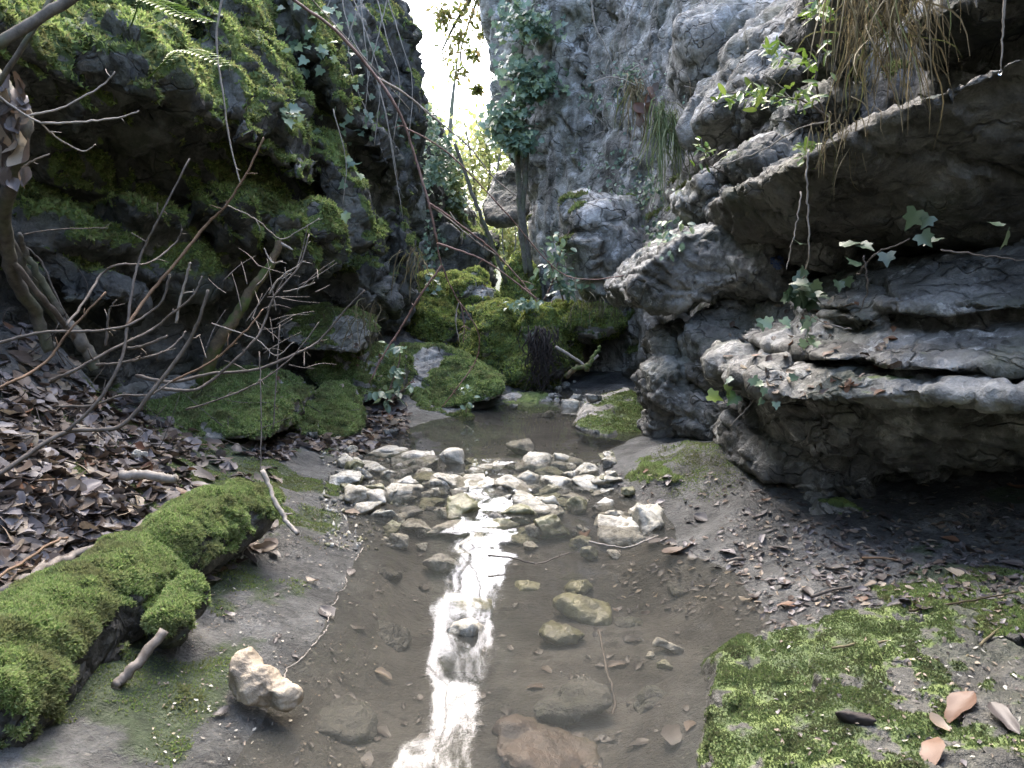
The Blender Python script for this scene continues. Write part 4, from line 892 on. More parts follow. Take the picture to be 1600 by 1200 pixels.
sh = root('bare_shrub', tuple(P(20, 735, 2.2)), 'leafless grey shrub arching over the left bank from the lower left', 'shrub')
for i, (pts, r0, r1, m) in enumerate([
  ([(-30, 752, 2.1), (0, 740, 2.1), (100, 677, 2.25), (187, 667, 2.35), (240, 610, 2.4), (287, 547, 2.45), (310, 503, 2.45), (325, 453, 2.45)], 6, 3.2, M_TWIG),
  ([(100, 677, 2.25), (153, 627, 2.3), (187, 567, 2.35), (197, 517, 2.4), (207, 450, 2.45), (220, 400, 2.5), (243, 350, 2.5), (297, 248, 2.55)], 4.5, 2, M_TWIG),
  ([(197, 510, 2.4), (233, 460, 2.5), (277, 407, 2.55), (323, 350, 2.6), (353, 320, 2.6), (385, 270, 2.6), (412, 215, 2.6)], 4, 2, M_TWIGB),
  ([(-20, 612, 2.0), (0, 605, 2.0), (67, 570, 2.1), (107, 520, 2.15), (167, 457, 2.2)], 4, 2, M_TWIGB),
  ([(-20, 541, 2.2), (63, 520, 2.25), (133, 518, 2.3), (197, 510, 2.35), (233, 490, 2.4), (253, 473, 2.4), (267, 430, 2.4)], 3.5, 2.5, M_TWIG),
  ([(80, 595, 2.3), (113, 580, 2.3), (187, 540, 2.4), (240, 513, 2.5), (267, 490, 2.5), (300, 463, 2.5), (315, 430, 2.5)], 4, 2, M_TWIG),
  ([(150, 570, 2.5), (187, 567, 2.5), (233, 557, 2.5), (267, 543, 2.55), (290, 517, 2.6)], 3, 2, M_TWIG),
  ([(213, 587, 2.8), (267, 597, 2.8), (333, 583, 2.85), (400, 577, 2.9), (467, 550, 2.95), (500, 530, 3.0), (540, 483, 3.0), (570, 453, 3.0)], 4.5, 1.6, M_TWIG),
  ([(250, 607, 2.7), (300, 610, 2.75), (333, 593, 2.8), (367, 563, 2.8), (400, 530, 2.85), (417, 497, 2.9), (430, 463, 2.9), (467, 417, 2.95), (483, 367, 3.0)], 4, 1.5, M_TWIG),
  ([(267, 597, 2.75), (333, 563, 2.8), (383, 517, 2.8), (410, 483, 2.85)], 3, 1.5, M_TWIGB),
  ([(87, 635, 2.4), (147, 633, 2.4), (187, 618, 2.4), (233, 617, 2.45), (270, 595, 2.5)], 3, 2, M_TWIG),
  ([(103, 510, 2.3), (133, 470, 2.4), (160, 427, 2.5), (187, 413, 2.5), (233, 410, 2.6), (273, 380, 2.7), (287, 357, 2.7)], 3.2, 1.5, M_TWIG),
  ([(37, 367, 2.6), (60, 362, 2.6), (100, 358, 2.6), (167, 357, 2.6)], 1.8, 1, M_TWIG),
  ([(165, 540, 2.4), (168, 510, 2.4), (172, 485, 2.4), (183, 470, 2.4)], 3, 1.5, M_TWIG),
  ([(275, 505, 2.6), (282, 465, 2.6), (290, 435, 2.6), (295, 410, 2.6)], 3, 2.5, M_TWIGP),
  ([(200, 545, 2.5), (225, 540, 2.5), (262, 525, 2.5)], 4, 3, M_TWIG),
  ([(353, 320, 2.6), (400, 343, 2.7), (437, 373, 2.8), (467, 360, 2.8), (500, 340, 2.8)], 1.6, 1, M_TWIGP),
  ([(413, 388, 3.1), (425, 410, 3.1), (443, 408, 3.1)], 1.6, 1.2, M_TWIGP), ([(420, 460, 3.1), (437, 435, 3.1), (467, 413, 3.1), (477, 407, 3.1)], 2.2, 1.2, M_TWIGP), ([(443, 456, 3.1), (470, 450, 3.1), (492, 442, 3.1)], 1.6, 1.2, M_TWIGP),
  ([(405, 550, 2.9), (408, 640, 2.8), (407, 740, 2.7)], 1.4, 1.4, M_TWIG), ([(437, 507, 3.0), (432, 590, 2.9), (427, 670, 2.85)], 1.4, 1.4, M_TWIG), ([(330, 505, 3), (400, 530, 3), (430, 555, 3.0), (460, 535, 3.0)], 1.6, 1, M_TWIGP),
  ([(290, 640, 2.8), (340, 625, 2.8), (400, 600, 2.85), (455, 560, 2.9), (500, 505, 2.95)], 2.4, 1.2, M_TWIG)]):
    stick(pts, r0, r1, m, sh, 'branch', seed=i, buds=4 if i < 12 else 2)
r = np.random.RandomState(8)
tw = []
for i in range(34):   # fine tangle at the end of the shrub
    u, v = r.uniform(320, 500), r.uniform(415, 580); a = r.uniform(-2.6, .3); L = r.uniform(20, 75); Y = r.uniform(2.95, 3.6)
    q = wpts([(u, v, Y), (u + L * .5 * math.cos(a), v + L * .5 * math.sin(a) + r.uniform(-5, 5), Y + .05), (u + L * math.cos(a), v + L * math.sin(a) + r.uniform(-10, 10), Y + .1)], 8)
    tw.append(tube(q, np.linspace(1.0, .45, 8) * Y / FPX, 5))
V, F = join(tw); tg = link('twig_tangle', mesh_np('twig_tangle', V - np.array(sh.location), F), M_TWIG, sh); tg['kind'] = 'stuff'

tr_ = root('slender_tree', tuple(P(150, 575, 3.15)), 'slender multi stemmed trunk at the left edge with dead leaves snagged in it', 'tree')
for i, (pts, r0, r1, m) in enumerate([
  ([(150, 575, 3.15), (128, 535, 3.12), (90, 490, 3.1), (40, 430, 3.0), (10, 365, 2.9), (-20, 290, 2.8)], 11, 14, M_TRUNK), ([(95, 492, 3.08), (60, 430, 3.0), (37, 390, 2.95), (33, 368, 2.9)], 7, 4, M_TRUNK), ([(118, 528, 3.1), (70, 470, 2.9), (0, 385, 2.7), (-25, 350, 2.6)], 6, 7, M_TWIG),
  ([(-15, 110, 2.4), (8, 140, 2.4), (38, 180, 2.4), (30, 240, 2.4), (8, 330, 2.6), (20, 420, 2.8), (60, 490, 3.0), (85, 545, 3.05)], 15, 10, M_TRUNK), ([(118, 530, 3.12), (70, 420, 3.05), (35, 380, 3.0)], 3, 2, M_TWIG)]):
    stick(pts, r0, r1, m, tr_, 'trunk' if i in (0, 3) else 'stem', seed=40 + i, sides=9, wob=.012)
for i, pts in enumerate([[(-10, 145, 2.3), (40, 180, 2.3), (63, 193, 2.3), (90, 217, 2.35), (127, 237, 2.4), (150, 227, 2.4)], [(40, 182, 2.3), (100, 167, 2.35), (160, 133, 2.4), (180, 113, 2.4)], [(63, 193, 2.3), (133, 190, 2.35), (187, 183, 2.4), (218, 172, 2.4)], [(33, 262, 2.4), (55, 250, 2.4), (75, 240, 2.4)]]):
    stick(pts, 2.6, 1.4, M_TWIGP, tr_, 'branch', seed=60 + i, buds=1)
for i in range(34):
    u, v = RND.uniform(-8, 42), RND.uniform(125, 290)
    put(DEADM[RND.randrange(9), RND.choice([0, 0, 1, 2])], 'snagged_leaf', P(u, v, 2.33), frames(np.array([RND.gauss(0, .5), -1, RND.gauss(0, .5)]), np.array([RND.gauss(0, .6), 0, -1])), RND.uniform(.05, .09), tr_)
ov = root('overhead_branch', tuple(P(0, 67, 2.2)), 'pair of grey boughs crossing the top left corner', 'branch')
stick([(-40, 85, 2.2), (0, 67, 2.2), (60, 30, 2.25), (120, -8, 2.3), (160, -40, 2.3)], 10, 8, M_TRUNK, ov, 'bough', sides=9); stick([(-20, 150, 2.3), (0, 127, 2.3), (53, 43, 2.3), (90, -20, 2.35)], 6, 5, M_TRUNK, ov, 'bough', sides=8)
tag(stick([(347, -10, 3.2), (338, 67, 3.2), (350, 160, 3.2), (360, 227, 3.2), (377, 290, 3.2)], 2.4, 1.4, M_TWIGP, name='hanging_vine', buds=2), 'single thin vine hanging straight before the mossy left overhang', 'vine')
ms = root('leaning_stump', tuple(P(316, 596, 4.35)), 'leaning rotten trunk with mossy foot and broken top on the left bank', 'dead trunk')
stick([(316, 596, 4.35), (340, 537, 4.3), (367, 497, 4.3), (393, 453, 4.3), (423, 413, 4.3), (437, 377, 4.3)], 12, 6, M_MOSSWOOD, ms, 'trunk', sides=12, wob=.012); stick([(437, 380, 4.3), (448, 385, 4.3), (458, 390, 4.3)], 4, 2, M_TWIGP, ms, 'branch_stub')
tag(stick([(-20, 935, 1.75), (40, 905, 1.8), (100, 872, 1.95), (190, 845, 2.1), (225, 808, 2.25), (290, 780, 2.4), (355, 762, 2.5)], 9, 6, M_WOOD, name='fallen_branch', sides=9, wob=.012, buds=3), 'dark fallen branch lying along the back of the mossy log', 'branch')
tag(stick([(178, 1078, 1.62), (205, 1045, 1.65), (258, 985, 1.72)], 10, 9, M_WOOD, name='broken_stick', sides=9, wob=.006), 'short grey broken stick poking out beside the mossy log', 'stick')
tag(stick([(412, 735, 2.55), (425, 775, 2.5), (445, 815, 2.45), (462, 838, 2.4)], 6, 5, M_TWIGP, name='broken_stick', sides=8, wob=.008, buds=1), 'pale barked stick leaning at the upper end of the mossy log', 'stick')
tag(stick([(188, 742, 2.5), (225, 742, 2.5), (278, 748, 2.5)], 9, 8, M_TWIGP, name='broken_stick', sides=8, wob=.01), 'thick pale broken wood piece among dead leaves', 'stick')
tag(stick([(0, 905, 1.55), (-40, 930, 1.5), (60, 860, 1.7), (110, 830, 1.8)], 4, 3, M_TWIGB, name='fallen_twig', wob=.01), 'brown twig across the leaf litter at the left edge', 'twig')
tag(stick([(920, 846, 2.85), (955, 853, 2.82), (985, 855, 2.82), (1030, 838, 2.9)], 2.4, 1.6, M_TWIGP, name='fallen_twig'), 'pale twig lying against the angular yellow stone', 'twig')
tag(stick([(762, 868, 2.7), (800, 872, 2.7), (838, 881, 2.7), (865, 872, 2.72), (893, 862, 2.75)], 2, 1.3, M_TWIG, name='fallen_twig', buds=4), 'forked thin twig afloat below the riffle', 'twig')
tag(stick([(935, 985, 2.28), (952, 1060, 2.05), (960, 1100, 1.97), (945, 1160, 1.85), (935, 1215, 1.72)], 3.0, 4.5, M_TWIG, name='sunken_stick', wob=.008, buds=2), 'long dark stick sunk along the pool bed', 'stick')
tag(stick([(1492, 1040, 1.72), (1540, 1000, 1.8), (1585, 955, 1.95)], 4, 2.5, M_DRYGRASS, name='dry_stem'), 'straw coloured dry stem leaning over the right knoll', 'dry stem')
tag(stick([(1420, 955, 1.95), (1480, 945, 1.98), (1590, 925, 2.0)], 3, 2, M_DRYGRASS, name='dry_stem'), 'straw coloured stem lying along the top of the knoll', 'dry stem')
tag(stick([(1300, 1012, 1.8), (1370, 1004, 1.83), (1420, 1000, 1.84)], 3, 2, M_DRYGRASS, name='dry_stem'), 'pale flat straw on the mossy corner slab', 'dry stem')
h = hit(1335, 1128); slug = make_rock('rotten_wood', [chunk(h[0] + (0, 0, .012), np.array([.052, .022, .02]), (0, .1, -.25), 3, 24, 2.3)], .004, M_ROOT, (.004, .002, .001), 14, parent=None)[0]
tag(slug, 'black wet piece of rotten wood on the mossy corner slab', 'rotten wood')
for i, (u, v, a) in enumerate([(95, 850, .4), (40, 810, -.3), (150, 800, .2), (60, 760, .8), (240, 700, -.2), (330, 725, .3), (390, 715, -.5), (200, 780, .6), (20, 690, .1), (130, 720, -.6), (310, 700, .5), (1150, 880, .2), (1380, 880, -.4), (1300, 930, .3)]):
    h = hit(u, v)
    if h is None: continue
    L = RND.uniform(.06, .16); d = np.array([math.cos(a), math.sin(a), RND.uniform(-.05, .15)]); p = h[0] + np.array([0, 0, .012])
    V, F = tube(np.array([p - d * L / 2, p + np.array([0, 0, .006]), p + d * L / 2]), [.005, .0045, .003], 6)
    o = link('fallen_twig', mesh_np('fallen_twig', V - p, F), RND.choice([M_TWIG, M_TWIGB, M_WOOD])); o.location = p
    tag(o, 'short brown twig lying loose in the leaf litter', 'twig', 'loose twigs in the litter')

br = root('bramble', tuple(P(460, -60, 3.6)), 'reddish bare bramble canes arching down across the middle of the gorge', 'bramble')
for i, (pts, r0, r1, m) in enumerate([
  ([(420, -40, 3.4), (460, 0, 3.5), (527, 50, 3.6), (587, 120, 3.7), (613, 157, 3.7), (633, 197, 3.75), (653, 260, 3.8), (670, 317, 3.8), (683, 377, 3.85)], 3.4, 2.4, M_CANE),
  ([(683, 380, 3.85), (733, 397, 3.9), (765, 412, 3.95), (800, 437, 4.0), (840, 468, 4.0)], 2.2, 1.2, M_CANE), ([(587, 120, 3.7), (633, 147, 3.8), (673, 180, 3.9), (733, 230, 4.0), (770, 277, 4.1), (807, 307, 4.2)], 2.4, 1.2, M_TWIGP),
  ([(670, 317, 3.8), (700, 337, 3.85), (740, 367, 3.9), (773, 393, 4.0), (810, 433, 4.05), (840, 470, 4.1)], 2.2, 1.4, M_CANE), ([(672, 320, 3.82), (705, 345, 3.88), (745, 378, 3.95), (775, 398, 4.05)], 1.8, 1.2, M_TWIGP),
  ([(633, 200, 3.75), (677, 223, 3.85), (720, 257, 3.95), (767, 307, 4.1), (800, 343, 4.2), (850, 403, 4.4), (883, 430, 4.5), (923, 437, 4.5), (975, 430, 4.6)], 1.8, 1, M_CANE),
  ([(683, 380, 3.85), (690, 413, 3.9), (710, 460, 4.0), (730, 490, 4.05), (747, 523, 4.1), (743, 563, 4.2), (713, 607, 4.2), (690, 637, 4.3)], 1.8, 1.2, M_CANE),
  ([(690, 415, 3.9), (653, 467, 3.95), (630, 507, 4.0), (600, 553, 4.0), (580, 592, 4.0)], 2.2, 1.8, M_CANE), ([(717, 473, 4.0), (712, 497, 4.0), (717, 533, 4.0)], 1.4, 1, M_TWIGP), ([(719, 473, 4.0), (725, 503, 4.0), (723, 536, 4.0)], 1.4, 1, M_CANE),
  ([(470, -20, 3.5), (560, 80, 3.9), (640, 170, 4.2)], 1.3, .8, M_TWIGP)]):
    stick(pts, r0, r1, m, br, 'cane', seed=80 + i, buds=3, sides=6)

# thin trunks at the back
tag(stick([(711, 225, 9.0), (733, 290, 9.0), (747, 327, 9.0), (770, 387, 9.1), (790, 440, 9.2)], 3.5, 5, M_TRUNK, name='thin_dark_trunk', sides=8, wob=.02), 'thin dark dead trunk leaning before the wedged boulder', 'trunk')
for x, lab in (((808, 812, 822), 'left stem of the pale trunk pair against the dark cliff edge'), ((822, 818, 830), 'right stem of the pale trunk pair against the dark cliff edge')):
    tag(stick([(x[0] - 6, 120, 9.3), (x[0], 240, 9.3), (x[1], 330, 9.3), (x[2], 430, 9.35)], 5, 7, M_TRUNK, name='slim_tree', sides=9, wob=.02), lab, 'trunk', None)

# roots on the root rock
rt = root('hanging_roots', tuple(P(845, 520, 6.9)), 'mass of fine black roots hanging over the moss covered rock', 'roots')
parts = []; r = np.random.RandomState(4)
for i in range(120):
    u = r.normal(846, 13); v0 = r.uniform(508, 540); L = r.uniform(35, 95); Y = 6.72 + r.uniform(-.06, .1); c = []
    for j in range(5): c.append((u + (j * r.normal(0, 3.6)), v0 + L * j / 4, Y + r.normal(0, .015)))
    parts.append(tube(wpts(c, 10), np.linspace(.9, .35, 10) * Y / FPX * r.choice([.6, .8, 1, 1.6]), 5))
V, F = join(parts); o = link('root_strands', mesh_np('root_strands', V - np.array(rt.location), F), M_ROOT, rt); o['kind'] = 'stuff'
mb = root('mossy_branch', tuple(P(885, 560, 6.6)), 'crooked mossy branch propped under the root rock on its right', 'branch')
stick([(868, 542, 6.6), (885, 552, 6.6), (905, 565, 6.6), (917, 572, 6.6), (935, 555, 6.6)], 4, 3, M_TWIGP, mb, 'branch'); stick([(915, 575, 6.6), (925, 562, 6.6), (937, 540, 6.62)], 6, 4, M_MOSSWOOD, mb, 'branch', sides=8, wob=.02)
stick([(884, 590, 6.6), (900, 575, 6.58), (918, 580, 6.58)], 6, 5, M_MOSSWOOD, mb, 'trunk', sides=9, wob=.02)

# ------------------------------------------------------------------ leafy plants
def plant(name, label, cat, base, stems, spots, kind, mat, size, group=None, part='leaf', stuff=False, face=(0, -.6, .8), droop=(0, -.2, -.8), spread=.6, seed=0):
    """stems: (pixel polyline, r0, r1, material); spots: leaf positions (+ optional normal)"""
    rt = root(name, tuple(base), label, cat, group); r = np.random.RandomState(seed)
    for i, (c, r0, r1, m) in enumerate(stems): stick(c, r0, r1, m, rt, 'stem', seed=seed + i, wob=.008)
    n = len(spots)
    if not n: return rt
    pos = np.array([s[0] for s in spots]); nr = np.array([np.array(face) + (s[1] * .5 if s[1] is not None else 0) for s in spots]) + r.normal(size=(n, 3)) * spread
    tip = np.array(droop) + r.normal(size=(n, 3)) * .6; sz = r.uniform(*size, n)
    if stuff or n > 300:
        V, F = cloud(SHP[kind], pos, nr, tip, sz); o = link('foliage', mesh_np('foliage', V - np.array(rt.location), F), mat, rt); o['kind'] = 'stuff'
    else:
        me = leaf_mesh(kind, mat)
        for i in range(n): put(me, part, pos[i], frames(nr[i], tip[i]), sz[i], rt)
    return rt
def on_rock(boxes, n, seed, out=.03):
    r = np.random.RandomState(seed); s = []; k = 0
    while len(s) < n and k < n * 20:
        k += 1; b = boxes[r.randint(len(boxes))]; q = r.normal(0, .42, 2); h = hit((b[0] + b[2]) / 2 + q[0] * (b[2] - b[0]) / 2, (b[1] + b[3]) / 2 + q[1] * (b[3] - b[1]) / 2)
        if h is None: continue
        s.append((h[0] + h[1] * out * r.uniform(.3, 1.6), h[1]))
    return s
def in_air(boxes, n, Y, dep, seed):
    r = np.random.RandomState(seed); s = []
    for i in range(n):
        b = boxes[r.randint(len(boxes))]; q = np.clip(r.normal(0, .42, 2), -1.1, 1.1)
        s.append((P((b[0] + b[2]) / 2 + q[0] * (b[2] - b[0]) / 2, (b[1] + b[3]) / 2 + q[1] * (b[3] - b[1]) / 2, Y + r.uniform(0, dep)), None))
    return s
# ivy over the far edge of the right cliff
plant('ivy', 'dense blue green ivy draped over the far edge of the right cliff', 'ivy', P(830, 60, 9.4), [([(800, 250, 9.2), (806, 150, 9.2), (820, 60, 9.2), (840, -20, 9.2)], 4, 2, M_TRUNK)],
      in_air([(765, -10, 850, 70), (800, 20, 885, 70), (775, 80, 850, 130), (800, 100, 890, 160), (790, 120, 870, 160), (770, 150, 830, 200), (775, 195, 845, 245), (785, 200, 835, 240), (750, 150, 800, 230)], 1500, 8.9, .4, 1), 'ivy', M_IVY, (.06, .105), seed=1, face=(-.2, -.9, .7))
plant('ivy', 'ivy curtain on the slanting rock just past the left cliff edge', 'ivy', P(690, 240, 9.6), [], in_air([(655, 160, 690, 230), (665, 200, 720, 260), (650, 240, 700, 300), (660, 230, 735, 300)], 650, 9.35, .4, 2) + on_rock([(655, 300, 700, 480), (690, 290, 740, 340)], 150, 3), 'ivy', M_IVY, (.045, .08), seed=2)
plant('bramble_bush', 'blue green bramble leaves spilling at the foot of the right cliff', 'bramble', P(870, 440, 7.4), [([(880, 470, 7.3), (870, 420, 7.2), (890, 360, 7.2)], 2, 1, M_CANE), ([(850, 470, 7.2), (865, 430, 7.2), (850, 390, 7.2)], 2, 1, M_CANE)],
      in_air([(845, 360, 895, 420), (835, 400, 900, 450), (850, 430, 920, 470), (790, 462, 850, 485)], 240, 7.0, .3, 4), 'oval', M_IVY, (.05, .085), seed=4)
plant('bramble_sprig', 'leafy bramble sprig in front of the large mossy boulder', 'bramble', P(610, 640, 5.3), [([(600, 640, 5.2), (612, 600, 5.2), (625, 560, 5.2), (622, 545, 5.2)], 2, 1.2, M_CANE), ([(605, 630, 5.2), (640, 600, 5.15), (650, 598, 5.1)], 1.8, 1, M_CANE)],
      in_air([(590, 530, 650, 560), (605, 565, 635, 600), (590, 595, 650, 615), (565, 600, 625, 635)], 58, 5.0, .25, 5), 'oval', M_IVY, (.05, .085), seed=5)
plant('seedling', 'tiny leafy seedling beside the white streaked rock', 'plant', P(728, 640, 5.6), [([(728, 645, 5.6), (729, 630, 5.6)], 1, .8, M_CANE)], in_air([(712, 600, 742, 612), (720, 618, 742, 640)], 16, 5.55, .1, 6), 'oval', M_IVY, (.035, .055), seed=6)
# right side, near
plant('leafy_shrub', 'small bright leaved shrub on the right ledge under the dry grass', 'shrub', P(1290, 185, 3.3), [([(1300, 190, 3.3), (1260, 160, 3.2), (1200, 150, 3.15), (1125, 145, 3.1)], 2.6, 1.2, M_TWIG), ([(1290, 190, 3.3), (1275, 130, 3.2), (1285, 60, 3.2), (1275, 0, 3.2)], 3, 1.5, M_TWIG), ([(1295, 190, 3.3), (1250, 200, 3.2), (1180, 240, 3.2), (1105, 265, 3.2)], 2, 1.2, M_TWIGP), ([(1240, 160, 3.2), (1215, 130, 3.2), (1190, 115, 3.2)], 1.8, 1, M_TWIGP), ([(1285, 100, 3.2), (1260, 60, 3.2), (1262, 20, 3.2)], 1.6, 1, M_TWIG)],
      in_air([(1120, 135, 1200, 165), (1150, 140, 1250, 180), (1210, 130, 1290, 175), (1250, 60, 1310, 130), (1260, -10, 1310, 60), (1255, 0, 1300, 40), (1240, 210, 1290, 260), (1190, 70, 1240, 100)], 210, 3.0, .3, 7), 'lance', M_GREEN, (.035, .07), seed=7, face=(-.2, -.5, .8), droop=(-.3, -.3, .1))
plant('leafy_sprig', 'bright sprig in the crevice of the stepped ledge', 'plant', P(1100, 262, 4.3), [([(1130, 270, 4.3), (1105, 250, 4.2), (1095, 215, 4.2)], 1.5, 1, M_TWIG)], in_air([(1085, 210, 1120, 260)], 26, 4.15, .12, 8), 'lance', M_GREEN, (.04, .07), seed=8, droop=(-.2, -.2, .3))
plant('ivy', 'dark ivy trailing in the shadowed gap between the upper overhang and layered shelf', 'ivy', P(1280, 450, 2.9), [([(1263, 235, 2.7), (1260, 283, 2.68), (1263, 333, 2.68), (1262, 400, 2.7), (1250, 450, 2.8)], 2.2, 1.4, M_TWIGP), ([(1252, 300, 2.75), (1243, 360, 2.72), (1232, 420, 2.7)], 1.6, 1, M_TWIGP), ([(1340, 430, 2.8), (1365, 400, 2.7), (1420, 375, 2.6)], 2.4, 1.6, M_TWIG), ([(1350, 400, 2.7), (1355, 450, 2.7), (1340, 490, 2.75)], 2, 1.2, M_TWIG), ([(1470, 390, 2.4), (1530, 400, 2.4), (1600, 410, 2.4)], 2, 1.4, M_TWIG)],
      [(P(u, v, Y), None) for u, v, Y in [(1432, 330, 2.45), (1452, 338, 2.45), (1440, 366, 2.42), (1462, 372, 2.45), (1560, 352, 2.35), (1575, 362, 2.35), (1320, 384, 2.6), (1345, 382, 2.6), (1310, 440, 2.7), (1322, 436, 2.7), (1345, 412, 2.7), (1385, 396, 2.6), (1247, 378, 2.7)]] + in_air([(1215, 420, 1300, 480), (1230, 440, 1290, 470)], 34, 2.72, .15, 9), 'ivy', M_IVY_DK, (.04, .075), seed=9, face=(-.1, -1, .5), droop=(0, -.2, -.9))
plant('ivy', 'few blue green ivy leaves creeping along the front of the layered shelf', 'ivy', P(1240, 540, 3.0), [([(1330, 515, 2.75), (1290, 505, 2.75), (1265, 500, 2.8), (1258, 560, 2.85)], 1.6, 1, M_TWIGP)], in_air([(1180, 490, 1320, 520), (1240, 520, 1280, 550)], 17, 2.75, .1, 10) + on_rock([(1160, 560, 1240, 640)], 8, 11), 'ivy', M_IVY, (.03, .055), seed=10, face=(-.1, -.8, .6))
plant('ivy_sprig', 'three fresh green ivy leaves hanging before the lumpy outcrop', 'ivy', P(1150, 620, 3.3), [([(1165, 600, 3.3), (1155, 620, 3.25), (1120, 632, 3.25)], 1.4, 1, M_TWIGP), ([(1200, 560, 3.2), (1180, 620, 3.15), (1140, 665, 3.15)], 1.4, 1, M_TWIGP)], [(P(1108, 617, 3.22), None), (P(1135, 612, 3.22), None), (P(1150, 618, 3.2), None)], 'ivy', M_GREEN, (.06, .08), seed=12, face=(-.1, -.7, .8), droop=(-.5, -.3, -.3))
plant('cliff_plants', 'scattered herbs and leaflets rooted in the pale right cliff', 'plants', P(960, 250, 7.6), [([(1005, 140, 7.0), (960, 120, 6.9), (920, 130, 6.8)], 1.6, 1, M_TWIGP), ([(920, -20, 7.2), (930, 40, 7.2), (945, 70, 7.2), (960, 110, 7.2)], 2, 1, M_TWIGP), ([(985, 110, 7.0), (1000, 105, 7.0), (1020, 140, 7.0)], 1.4, 1, M_TWIGP)],
      on_rock([(880, 120, 1060, 180), (900, 200, 1040, 330), (960, 270, 1060, 340), (1000, 330, 1080, 400), (940, 90, 1040, 140)], 420, 13, .05), 'oval', M_IVY, (.03, .065), seed=13)
r = np.random.RandomState(31); parts = []
for i in range(70):
    h = hit(r.normal(985, 45), r.normal(140, 28))
    if h is None: continue
    q = h[0] + h[1] * .08; d = r.normal(size=3) * .16 + h[1] * .05
    parts.append(tube(spline([q, q + d * .5 + r.normal(size=3) * .03, q + d + (0, 0, -.05)], 8), np.linspace(.004, .0015, 8), 5))
V, F = join(parts); c = V.mean(0); o = link('dead_bramble', mesh_np('dead_bramble', V - c, F), M_TWIGP); o.location = c; tag(o, 'dry tangle of dead bramble stems caught high on the right cliff', 'bramble', kind='stuff')
sl = root('snagged_leaves', tuple(P(1008, 145, 6.8)), 'small bunch of reddish dead leaves hung up above the grass tuft on the cliff', 'dead leaves')
for i in range(9):
    put(DEADM[i % 9, 3 if i % 2 else 0], 'leaf', P(1008 + RND.gauss(0, 9), 140 + i * 6, 6.75), frames(np.array([RND.gauss(0, .5), -1, .3]), np.array([RND.gauss(0, .4), 0, -1])), .13, sl)
plant('wall_ivy', 'loose ivy and creeper leaves dotted over the left overhang edge', 'ivy', P(560, 60, 6.2), [([(u, -20, 6.0), (u + a, 60, 5.9), (u + b, 130, 5.9), (u + c, 190 + c, 5.9)], 1.4, .8, M_TWIGP) for u, a, b, c in [(470, 6, 40, 66), (500, -5, 10, 35), (530, 20, 60, 90), (560, 10, 14, 6), (585, 20, 40, 30), (600, 25, 44, 38), (480, 60, 110, 150), (520, -20, -30, -20), (545, 30, 50, 40), (610, -20, -35, -30), (450, 20, 10, 20), (575, -30, -20, 10)]],
      on_rock([(470, 0, 560, 100), (490, 20, 620, 180), (440, 40, 520, 100), (500, 150, 640, 220)], 95, 14, .08) + in_air([(445, 150, 470, 200)], 9, 4.5, .1, 15), 'ivy', M_IVY, (.04, .08), seed=14)
plant('wall_ivy', 'sparse pale ivy leaves along the lower edge of the left mossy wall', 'ivy', P(500, 210, 5.0), [([(520, 170, 5.0), (540, 250, 5.0), (535, 320, 5.0)], 1.2, .8, M_TWIGP)], on_rock([(480, 200, 530, 225), (530, 230, 560, 280), (520, 320, 550, 350), (420, 160, 460, 190)], 20, 16, .06), 'ivy', M_IVY, (.05, .08), seed=16)
def fern(label, ctrl, L0, seed):
    f = root('fern_frond', tuple(P(*ctrl[0])), label, 'fern'); pts = wpts(ctrl, 22); stick(ctrl, 1.6, .8, M_GREEN, f, 'stalk', wob=.001)
    me = leaf_mesh('lance', M_GREEN)
    for i in range(3, 22):
        d = pts[min(i + 1, 21)] - pts[i - 1]; d /= np.linalg.norm(d); n = np.array([0, -.35, .94]); s = np.cross(d, n)
        for sg in (1, -1): put(me, 'leaflet', pts[i], frames(n, s * sg + d * .5), L0 * math.sin(math.pi * (.12 + .85 * (1 - (i - 3) / 19)) ** 1.0) * .9 + .008, f)
fern('bright fern frond at the top left edge of the picture', [(205, 40, 3.1), (222, 0, 3.0), (250, 5, 2.9), (285, 22, 2.85), (325, 34, 2.8)], .07, 1)
fern('small bright fern frond against the mossy left overhang', [(232, 122, 3.2), (262, 92, 3.1), (285, 78, 3.0), (315, 84, 2.95), (350, 102, 2.9)], .055, 2)

# grasses
def tuft(name, label, base, n, L, mat, seed, droop=(0, -.1, -1), wide=.004, fan=.35, out=(-.1, -.5, .2)):
    r = np.random.RandomState(seed); parts = []; c = np.array(base[0], float)
    for i in range(n):
        b = base[r.randint(len(base))] + r.normal(size=3) * .035; l = L * r.uniform(.5, 1.2); o = np.array(out) + r.normal(size=3) * fan
        t = np.linspace(0, 1, 8)[:, None]; q = b + o * l * (t - .45 * t ** 2) * .6 + np.array(droop) * l * (.35 * t + .65 * t ** 2) + r.normal(size=3) * l * .16 * t ** 2 + r.normal(size=3) * l * .05 * np.sin(t * 6)
        sd = np.cross(q[-1] - q[0], r.normal(size=3)); sd /= np.linalg.norm(sd) + 1e-9; w = wide * np.sin(np.pi * np.clip(t * .85 + .12, 0, 1)) ** .6
        V = np.concatenate([q - sd * w, q + sd * w + r.normal(size=3) * .0005]); parts.append((V, np.array([(k, k + 1, k + 9, k + 8) for k in range(7)])))
    V, F = join(parts); o = link(name, mesh_np(name, V - c, F, False), mat); o.location = c
    return tag(o, label, 'grass', kind='stuff')
